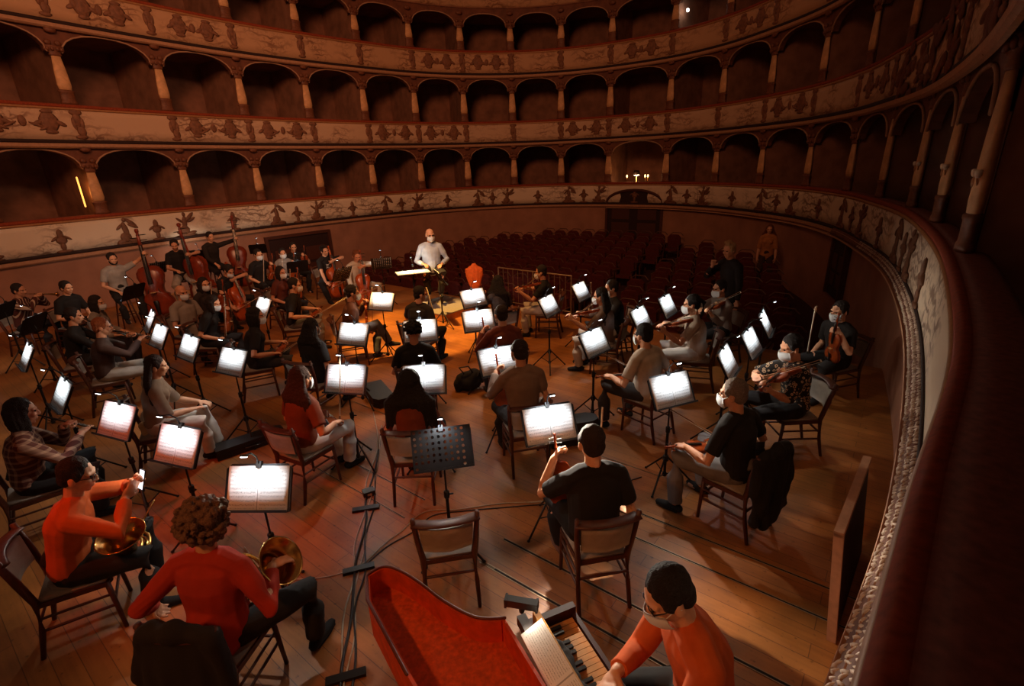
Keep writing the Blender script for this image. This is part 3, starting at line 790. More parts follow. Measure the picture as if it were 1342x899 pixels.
# ------------------------------------------------------------------ furniture and instruments
M_WOOD = mat('chair_wood', '4a2413', .45, var=.25, scale=25)
M_PAD = mat('chair_pad', '8f8478', .85, var=.1)
M_BLK = mat('black_metal', '1b1715', .42, .3)
M_PLAS = mat('lamp_plastic', '15120f', .4)
M_LED = mat('lamp_led', 'f4f8ff', .4, emit=(.85, .93, 1.0), estr=9.0)
M_VARN = mat('violin_varnish', '8a3a14', .25, var=.25, scale=14)
M_VARD = mat('bass_varnish', '7a2c12', .3, var=.25, scale=9)
M_EBON = mat('ebony', '140d0a', .35)
M_BRID = mat('bridge_maple', 'c79a62', .6)
M_STICK = mat('bow_stick', '9a6a44', .35)
M_HAIRB = mat('bow_hair', 'd8cbb4', .6)
M_BRASS = mat('horn_brass', 'd1a15c', .22, 1.0, var=.08)
M_SILV = mat('silver_keys', 'c8c2b8', .25, 1.0, var=.05)

def make_chair():
    t = thing('orchestra_chair', '-', 'chair')
    sh = .455; W = .42; D = .41
    b = MB(); b.prism([(-.19, -.2), (.19, -.2), (.215, .19), (.16, .22), (-.16, .22), (-.215, .19)], sh - .05, sh - .012); b.obj('seat_frame', M_WOOD, t)
    b = MB(); b.prism([(-.18, -.19), (.18, -.19), (.205, .185), (.15, .21), (-.15, .21), (-.205, .185)], sh - .012, sh + .008); b.ell((0, 0, sh + .006), (.17, .17, .02), None, 14, 6); b.obj('seat_pad', M_PAD, t, True)
    for s in (-1, 1):
        MB().tube([(s * .195, .19, sh - .02), (s * .2, .2, .2), (s * .205, .21, .0)], [.019, .017, .014], 8, round_=False).obj('leg', M_WOOD, t, True)
        MB().tube([(s * .228, -.28, .885), (s * .212, -.235, .66), (s * .19, -.2, sh), (s * .195, -.225, .22), (s * .2, -.275, 0)], [.016, .02, .021, .018, .015], 8, round_=False, ry=[.022, .026, .026, .02, .016]).obj('leg', M_WOOD, t, True)
    pts = [(x, -.262 - .055 * (1 - (x / .225) ** 2), .835 + .015 * (1 - (x / .225) ** 2)) for x in [-.225 + .45 * i / 8 for i in range(9)]]
    MB().tube(pts, [.013] * 9, 8, ry=[.048] * 9, up=(0, -1, 0)).obj('top_rail', M_WOOD, t, True)
    b = MB()
    n = 8
    for lay in (0, .022):
        for j in range(5):
            for i in range(n + 1):
                z = .58 + .22 * j / 4; x = (-1 + 2 * i / n) * (.178 + .07 * (z - .58)); b.v.append((x, -.222 - (z - .6) * .16 - .05 * (1 - (x / .2) ** 2) - lay, z))
    q = 5 * (n + 1)
    for j in range(4):
        for i in range(n):
            a = j * (n + 1) + i; f = (a, a + 1, a + n + 2, a + n + 1); b.f += [f, tuple(q + k for k in f[::-1])]; b.mi += [0, 0]
    for i in range(n):
        for a in (i, 4 * (n + 1) + i): b.f.append((a, a + 1, q + a + 1, q + a)); b.mi.append(0)
    b.obj('backrest', M_PAD, t, True)
    b = MB()
    for s in (-1, 1): b.tube([(s * .2, .2, .22), (s * .193, -.22, .22)], .011, 6)
    for s in (-1, 1): b.tube([(s * .2, .2, .32), (s * .19, -.21, .32)], .01, 6)
    b.tube([(-.2, .2, .26), (.2, .2, .26)], .011, 6); b.tube([(-.193, -.215, .3), (.193, -.215, .3)], .011, 6)
    b.obj('stretcher', M_WOOD, t, True)
    return t

def make_stool():
    t = thing('high_stool', '-', 'stool')
    MB().lathe([(0, .69), (.16, .69), (.18, .71), (.18, .735), (.16, .75), (0, .755)], 18).obj('seat', mat('stool_leather', '2a1712', .5), t, True)
    for a in range(4):
        c, s = math.cos(PI / 4 + a * PI / 2), math.sin(PI / 4 + a * PI / 2)
        MB().tube([(c * .12, s * .12, .69), (c * .24, s * .24, 0)], [.018, .014], 8, round_=False).obj('leg', M_WOOD, t, True)
    MB().tube([(.185 * math.cos(2 * PI * k / 16), .185 * math.sin(2 * PI * k / 16), .3) for k in range(17)], .011, 6).obj('foot_ring', M_WOOD, t, True)
    return t

TILT = math.radians(29)
DESK_C = V((0, 0, 1.08))
def desk_T(): return M.Translation(DESK_C) @ M.Rotation(PI / 2 - TILT, 4, 'X')     # local x right, y up the page, z out of the page (towards -Y before yaw)
def make_stand(holes):
    t = thing('music_stand', '-', 'music stand')
    T = desk_T(); w, h = .475, .33
    b = MB()
    if not holes: 
        b.prism([(-w / 2, -h / 2), (w / 2, -h / 2), (w / 2, h / 2 - .03), (w / 2 - .03, h / 2), (-w / 2 + .03, h / 2), (-w / 2, h / 2 - .03)], -.008, -.003, T)
    else:
        nx, ny = 10, 7
        for lay, fl in ((-.008, 1), (-.003, 0)):
            for i in range(nx):
                for j in range(ny):
                    x0 = -w / 2 + w * i / nx; y0 = -h / 2 + h * j / ny; cx, cy = x0 + w / nx / 2, y0 + h / ny / 2
                    solid = not (1 <= i <= nx - 2 and 1 <= j) and i not in (nx - 2, 0)
                    k = 16; sq = []; ci = []
                    for a in range(k):
                        th = 2 * PI * a / k; m_ = max(abs(math.cos(th)), abs(math.sin(th)))
                        sq.append(T @ V((cx + math.cos(th) / m_ * w / nx / 2, cy + math.sin(th) / m_ * h / ny / 2, lay))); ci.append(T @ V((cx + math.cos(th) * .0125, cy + math.sin(th) * .0125, lay)))
                    if solid: b.add(sq, [tuple(range(k)) if not fl else tuple(range(k - 1, -1, -1))])
                    else: b.add(sq + ci, [(a, (a + 1) % k, k + (a + 1) % k, k + a) if not fl else (k + a, k + (a + 1) % k, (a + 1) % k, a) for a in range(k)])
    d = b.obj('desk', M_BLK, t)
    b = MB(); b.prism([(-w / 2, -h / 2 - .004), (w / 2, -h / 2 - .004), (w / 2, -h / 2), (-w / 2, -h / 2)], -.008, .045, T); b.prism([(-w / 2, -h / 2), (w / 2, -h / 2), (w / 2, -h / 2 + .014), (-w / 2, -h / 2 + .014)], .042, .045, T)
    for s in (-1, 1): b.prism([(s * w / 2 - .003, -h / 2), (s * w / 2 + .003, -h / 2), (s * w / 2 + .003, h / 2 - .03), (s * w / 2 - .003, h / 2 - .03)], -.016, .006, T)
    b.obj('ledge', M_BLK, t)
    p = T @ V((0, -.03, -.02))
    MB().tube([(p.x, p.y, p.z), (0, p.y + .005, p.z - .06), (0, p.y + .005, .62)], .009, 8).obj('inner_tube', M_BLK, t, True)
    y = p.y + .005
    MB().tube([(0, y, .66), (0, y, .1)], .0145, 10).obj('outer_tube', M_BLK, t, True)
    b = MB(); b.lathe([(.02, .6), (.024, .61), (.024, .66), (.02, .67)], 10, M.Translation((0, y, 0))); b.tube([(0, y, .635), (.05, y, .635)], .008, 6); b.obj('clamp', M_BLK, t, True)
    b = MB(); b.lathe([(.022, .27), (.03, .28), (.03, .33), (.022, .34)], 10, M.Translation((0, y, 0))); b.obj('leg_collar', M_BLK, t, True)
    b = MB(); b.lathe([(.018, .09), (.024, .1), (.024, .13), (.018, .14)], 10, M.Translation((0, y, 0))); b.obj('foot_collar', M_BLK, t, True)
    for a in range(3):
        c, s = math.cos(PI / 2 + a * 2 * PI / 3), math.sin(PI / 2 + a * 2 * PI / 3)
        b = MB(); b.tube([(c * .025, y + s * .025, .31), (c * .3, y + s * .3, .012)], .01, 7); b.tube([(c * .02, y + s * .02, .115), (c * .15, y + s * .15, .17)], .006, 6); b.ell((c * .3, y + s * .3, .013), (.016, .016, .013), None, 8, 5)
        b.obj('leg', M_BLK, t, True)
    return t

def page_material():
    m = bpy.data.materials.new('printed_music'); m.use_nodes = True; nt = m.node_tree; b = nt.nodes['Principled BSDF']; b.inputs['Roughness'].default_value = .75
    tc = node(nt, 'ShaderNodeTexCoord'); sx = node(nt, 'ShaderNodeSeparateXYZ'); nt.links.new(tc.outputs['UV'], sx.inputs[0])
    def mth(op, a, bb=None):
        n = node(nt, 'ShaderNodeMath', operation=op)
        for i, q in enumerate((a, bb)):
            if q is None: continue
            if isinstance(q, (int, float)): n.inputs[i].default_value = q
            else: nt.links.new(q, n.inputs[i])
        return n.outputs[0]
    f = mth('FRACT', mth('MULTIPLY', sx.outputs[1], 11.0))
    band = mth('MULTIPLY', mth('GREATER_THAN', f, .22), mth('LESS_THAN', f, .7))
    line = mth('LESS_THAN', mth('FRACT', mth('MULTIPLY', f, 10.4)), .22)
    fx = mth('FRACT', mth('MULTIPLY', sx.outputs[0], 2.0))
    inx = mth('MULTIPLY', mth('GREATER_THAN', fx, .08), mth('LESS_THAN', fx, .93)); iny = mth('MULTIPLY', mth('GREATER_THAN', sx.outputs[1], .05), mth('LESS_THAN', sx.outputs[1], .94))
    nz = node(nt, 'ShaderNodeTexNoise'); nz.inputs['Scale'].default_value = 1.0; nz.inputs['Detail'].default_value = 1
    mp = node(nt, 'ShaderNodeMapping'); mp.inputs['Scale'].default_value = (90, 40, 1); nt.links.new(tc.outputs['UV'], mp.inputs[0]); nt.links.new(mp.outputs[0], nz.inputs['Vector'])
    notes = mth('GREATER_THAN', nz.outputs['Fac'], .56)
    ink = mth('MAXIMUM', mth('MULTIPLY', line, .6), mth('MULTIPLY', notes, .7))
    tot = mth('MULTIPLY', mth('MULTIPLY', mth('MULTIPLY', ink, band), inx), iny)
    seam = mth('LESS_THAN', mth('ABSOLUTE', mth('SUBTRACT', sx.outputs[0], .5)), .006)
    tot = mth('MAXIMUM', mth('MULTIPLY', tot, .9), mth('MULTIPLY', seam, .6))
    mix = node(nt, 'ShaderNodeMix', data_type='RGBA'); nt.links.new(tot, mix.inputs[0]); mix.inputs[6].default_value = (.84, .84, .82, 1); mix.inputs[7].default_value = (.06, .055, .05, 1)
    nt.links.new(mix.outputs[2], b.inputs['Base Color'])
    return m
M_PAGE = page_material()
def make_sheet():
    T = desk_T(); b = MB(); b.uv = []; w, h = .445, .312; n = 16
    for lay in (0, -.005):
        for j in (0, 1):
            for i in range(n + 1):
                u = i / n; q = abs(u - .5) * 2; z = .003 + .010 * math.sin(PI * min(1, q * 1.0)) * (1 - .3 * q) + (lay if lay else .0025)
                b.v.append(tuple(T @ V((-w / 2 + w * u, -h / 2 - .006 + h * j, z)))); b.uv.append((u, j))
    q = 2 * (n + 1)
    for i in range(n):
        f = (i, i + 1, n + 2 + i, n + 1 + i); b.f += [f, tuple(q + k for k in f[::-1])]; b.mi += [0, 0]
        b.f += [(i + 1, i, q + i, q + i + 1), (n + 1 + i, n + 2 + i, q + n + 2 + i, q + n + 1 + i)]; b.mi += [0, 0]
    b.f += [(0, n + 1, q + n + 1, q), (n, q + n, q + 2 * n + 1, 2 * n + 1)]; b.mi += [0, 0]
    o = b.obj('sheet_music', M_PAGE, None, True); return o

LAMP_W = 9.5
FLOOR_W = 9.0
def make_lamp():
    t = thing('clip_lamp', '-', 'lamp')
    T = desk_T(); P = lambda x, y, z: T @ V((x, y, z)); h = .34
    MB().box(P(0, h / 2 - .01, .006), (.035, .05, .03), T.to_3x3()).obj('clip', M_PLAS, t)
    MB().tube([P(0, h / 2, .02), P(0, h / 2 + .05, .06), P(0, h / 2 + .075, .13), P(0, h / 2 + .065, .2)], .006, 6).obj('gooseneck', M_PLAS, t, True)
    hd = MB(); hd.box(P(0, h / 2 + .065, .21), (.045, .016, .03), T.to_3x3()); hdo = hd.obj('lamp_head', M_PLAS, t)
    MB().box(P(0, h / 2 + .054, .211), (.036, .006, .022), T.to_3x3()).obj('diode', M_LED, hdo)
    l = bpy.data.lights.new('clip_lamp_beam', 'SPOT'); l.energy = LAMP_W; l.color = (.84, .93, 1.0); l.spot_size = math.radians(122); l.spot_blend = .75; l.shadow_soft_size = .012
    lo = bpy.data.objects.new('lamp_beam', l); COL.objects.link(lo); lo.parent = t
    lo.location = P(0, h / 2 + .042, .212)
    lo.rotation_euler = (P(0, -.1, 0) - P(0, h / 2 + .042, .212)).to_track_quat('-Z', 'Y').to_euler()
    lf = floor_beam(FLOOR_W); lf.parent = t
    return t

def floor_beam(w, cone=124):
    """What the little lamp throws past the lower edge of the desk towards the player and the boards."""
    T = desk_T(); p = T @ V((0, .21, .214)); d = T.to_3x3() @ V((0, -.82, .57))
    l = bpy.data.lights.new('clip_lamp_spill', 'SPOT'); l.energy = w; l.color = (1.0, .86, .70); l.spot_size = math.radians(cone); l.spot_blend = .4; l.shadow_soft_size = .012
    o = bpy.data.objects.new('lamp_spill', l); COL.objects.link(o); o.location = p; o.rotation_euler = d.to_track_quat('-Z', 'Y').to_euler()
    return o

def outline(L, lb, ws, ubt, n=8):
    """Half outline of a violin body from the end button up to the neck."""
    pts = [(0, 0), (lb * .45, .004 * L), (lb * .8, .04 * L), (lb, .17 * L), (lb * .93, .31 * L), (lb * .76, .385 * L), (lb * .82, .41 * L), (ws * 1.05, .45 * L), (ws, .52 * L), (ws * 1.08, .6 * L), (ubt * .9, .655 * L), (ubt * .86, .68 * L), (ubt, .79 * L), (ubt * .95, .88 * L), (ubt * .7, .965 * L), (ubt * .35, .995 * L), (0, L)]
    return pts + [(-x, y) for x, y in pts[-2:0:-1]]

def make_violin(name, cat, S=1.0, body_L=.356, rib=.032, big=False, var=None):
    t = thing(name, '-', cat)
    var = var or M_VARN
    L = body_L
    if big: lb, ws, ub = .29 * L, .155 * L, .225 * L
    else: lb, ws, ub = .29 * L, .158 * L, .236 * L
    o = outline(L, lb, ws, ub); b = MB(); n = len(o)
    vs = []; levels = [(1.0, -rib), (1.02, -rib), (1.02, -rib * .9), (1.0, -rib * .85), (1.0, -rib * .15), (1.02, -rib * .1), (1.02, 0), (.8, rib * .28), (.4, rib * .42), (.02, rib * .45)]
    cy = .5 * L
    for sc, z in levels: vs += [V((x * sc, cy + (y - cy) * sc, z)) for x, y in o]
    fs = []
    for i in range(len(levels) - 1):
        for k in range(n): fs.append((i * n + k, i * n + (k + 1) % n, (i + 1) * n + (k + 1) % n, (i + 1) * n + k))
    fs.append(tuple(range(n - 1, -1, -1))); fs.append(tuple((len(levels) - 1) * n + k for k in range(n)))
    b.add(vs, fs); bo = b.obj('body', var, t, True)
    f = MB()
    for s in (-1, 1): f.tube([(s * ws * .55, .40 * L, rib * .33), (s * ws * .72, .44 * L, rib * .33), (s * ws * .6, .5 * L, rib * .36), (s * ws * .5, .56 * L, rib * .33)], .011 * L, 5)
    f.obj('sound_hole', M_EBON, bo, True)
    nl = L * (.38 if not big else .42); z0 = rib * .25
    b = MB(); b.tube([(0, L * .97, -rib * .2), (0, L + nl * .15, z0 * .3), (0, L + nl, z0 * .5)], [.062 * L, .034 * L, .032 * L], 9)
    b.tube([(0, L + nl, z0 * .5), (0, L + nl * 1.35, z0 * .2), (0, L + nl * 1.6, -.02 * L)], [.034 * L, .03 * L, .026 * L], 9)
    for k in range(10):
        a = k * .62; r = .042 * L * (1 - k * .07)
        b.ell((0, L + nl * 1.62 + .018 * L + r * math.sin(a), -.03 * L - r * math.cos(a) + .01 * L), (.034 * L, .018 * L, .018 * L), None, 7, 5)
    neck = b.obj('neck', var, t, True)
    pg = MB()
    for j in range(4):
        s = 1 if j % 2 else -1; y = L + nl * (1.12 + .12 * j); pg.tube([(-s * .02 * L, y, z0 * .3), (s * .11 * L, y, z0 * .3)], .009 * L, 6); pg.ell((s * .125 * L, y, z0 * .3), (.02 * L, .008 * L, .026 * L), None, 8, 5)
    pg.obj('peg', M_EBON, neck, True)
    MB().tube([(0, L * .66, rib * .8), (0, L + nl, z0 * .5 + .03 * L)], [.045 * L, .03 * L], 8, ry=[.014 * L, .014 * L]).obj('fingerboard', M_EBON, t, True)
    MB().prism([(-.05 * L, 0), (.05 * L, 0), (.055 * L, .02 * L), (.045 * L, rib * .35 + .05 * L), (0, rib * .35 + .065 * L), (-.045 * L, rib * .35 + .05 * L), (-.055 * L, .02 * L)], -.006 * L, .006 * L, M.Translation((0, L * .48, rib * .4)) @ M.Rotation(PI / 2, 4, 'X')).obj('bridge', M_BRID, t)
    MB().tube([(0, L * .03, rib * .7), (0, L * .3, rib * .55 + .035 * L)], [.03 * L, .05 * L], 7, ry=[.014 * L] * 2).obj('tailpiece', M_EBON, t, True)
    st = MB()
    for j in range(4):
        x = (j - 1.5) * .02 * L; st.tube([(x, L * .3, rib * .55 + .04 * L), (x * 1.3, L * .48, rib * .75 + .066 * L), (x * .7, L + nl, z0 * .5 + .046 * L)], .0012 if not big else .0022, 4, round_=False)
    st.obj('strings', M_SILV, t)
    if big: MB().tube([(0, 0, -rib * .5), (0, -.24 * L, -rib * .5)], .008, 6).obj('endpin', M_SILV, t)
    else: MB().ell((-.06 * L * 2, .05 * L, rib * .45), (.1 * L, .07 * L, .02 * L), None, 10, 6).obj('chin_rest', M_EBON, t, True)
    return t

def make_bow():
    t = thing('bow', '-', 'bow')
    MB().tube([(0, 0, 0), (0, .25, -.006), (0, .5, -.006), (0, .735, .003)], [.0055, .005, .0045, .0035], 6).obj('stick', M_STICK, t, True)
    MB().box((0, .037, -.012), (.009, .045, .02)).obj('frog', M_EBON, t)
    b = MB(); b.box((0, .385, -.021), (.009, .69, .0015)); b.box((0, .733, -.009), (.008, .012, .026)); b.obj('bow_hair', M_HAIRB, t)
    return t

def make_horn():
    t = thing('french_horn', '-', 'horn')
    prof = [(.155, 0), (.152, -.004), (.135, -.018), (.105, -.05), (.075, -.1), (.05, -.17), (.035, -.24)]
    inner = [(r - .003, z + .001) for r, z in prof[::-1]]
    MB().lathe([(r, z) for r, z in prof[::-1]] + [(.158, .002)] + [(r - .004, z + .002) for r, z in prof], 30).obj('bell', M_BRASS, t, True)
    b = MB()
    for R_, z, a0, a1, cx in ((.15, -.24, -1.2, 4.6, -.1), (.125, -.265, 0, 5.2, -.1), (.1, -.235, .5, 6.0, -.1)):
        b.tube([(cx + R_ * math.cos(a0 + (a1 - a0) * i / 22), R_ * math.sin(a0 + (a1 - a0) * i / 22), z) for i in range(23)], .012, 8)
    b.tube([(0, 0, -.24), (-.0, .06, -.29), (-.06, .13, -.27)], [.034, .024, .015], 9)
    b.obj('coil', M_BRASS, t, True)
    b = MB()
    for i in range(3): b.lathe([(.018, 0), (.018, .07), (.01, .075), (.01, .09)], 10, M.Translation((-.13 + .04 * i, -.02, -.3)))
    b.obj('valve', M_SILV, t, True)
    MB().tube([(-.2, .12, -.24), (-.3, .26, -.2), (-.33, .32, -.18)], [.008, .006, .009], 7).obj('mouthpipe', M_BRASS, t, True)
    return t

def make_pipe(name, cat, m, L, r0, r1, bell):
    t = thing(name, '-', cat)
    pr = [(r0 * .7, 0), (r0, .03), (r0, L * .5), (r1, L - .08)] + ([(r1 * 1.3, L - .04), (r1 * 2.4, L)] if bell else [(r1, L)])
    T = M.Rotation(-PI / 2, 4, 'X')
    MB().lathe(pr, 12, T).obj('bore', m, t, True)
    b = MB()
    for i in range(11):
        y = L * (.22 + .055 * i); b.lathe([(.0, .0), (.009, .001), (.009, .004), (0, .005)], 8, M.Translation((.004 if i % 2 else -.004, y, r0 * 1.05)))
    b.tube([(.012, L * .2, r0 * .7), (.012, L * .8, r0 * .7)], .0025, 5); b.tube([(-.012, L * .3, r0 * .7), (-.012, L * .75, r0 * .7)], .0025, 5)
    b.obj('keywork', M_SILV, t, True)
    MB().tube([(0, -.05, 0), (0, .01, 0)], [r0 * .45, r0 * .75], 8).obj('mouthpiece', M_EBON, t, True)
    return t

PROTO = {}
def place(kind, maker, matrix, label, group=None):
    """First use places the built thing itself, later uses copy it with its parts."""
    if kind not in PROTO:
        o = maker(); PROTO[kind] = o; o.matrix_basis = matrix; o['label'] = label
        if group: o['group'] = group
        return o
    return dup(PROTO[kind], matrix, label, group)

def chair_at(root, sh, label): 
    return place('chair', make_chair, root, label, 'dark wooden orchestra chairs')

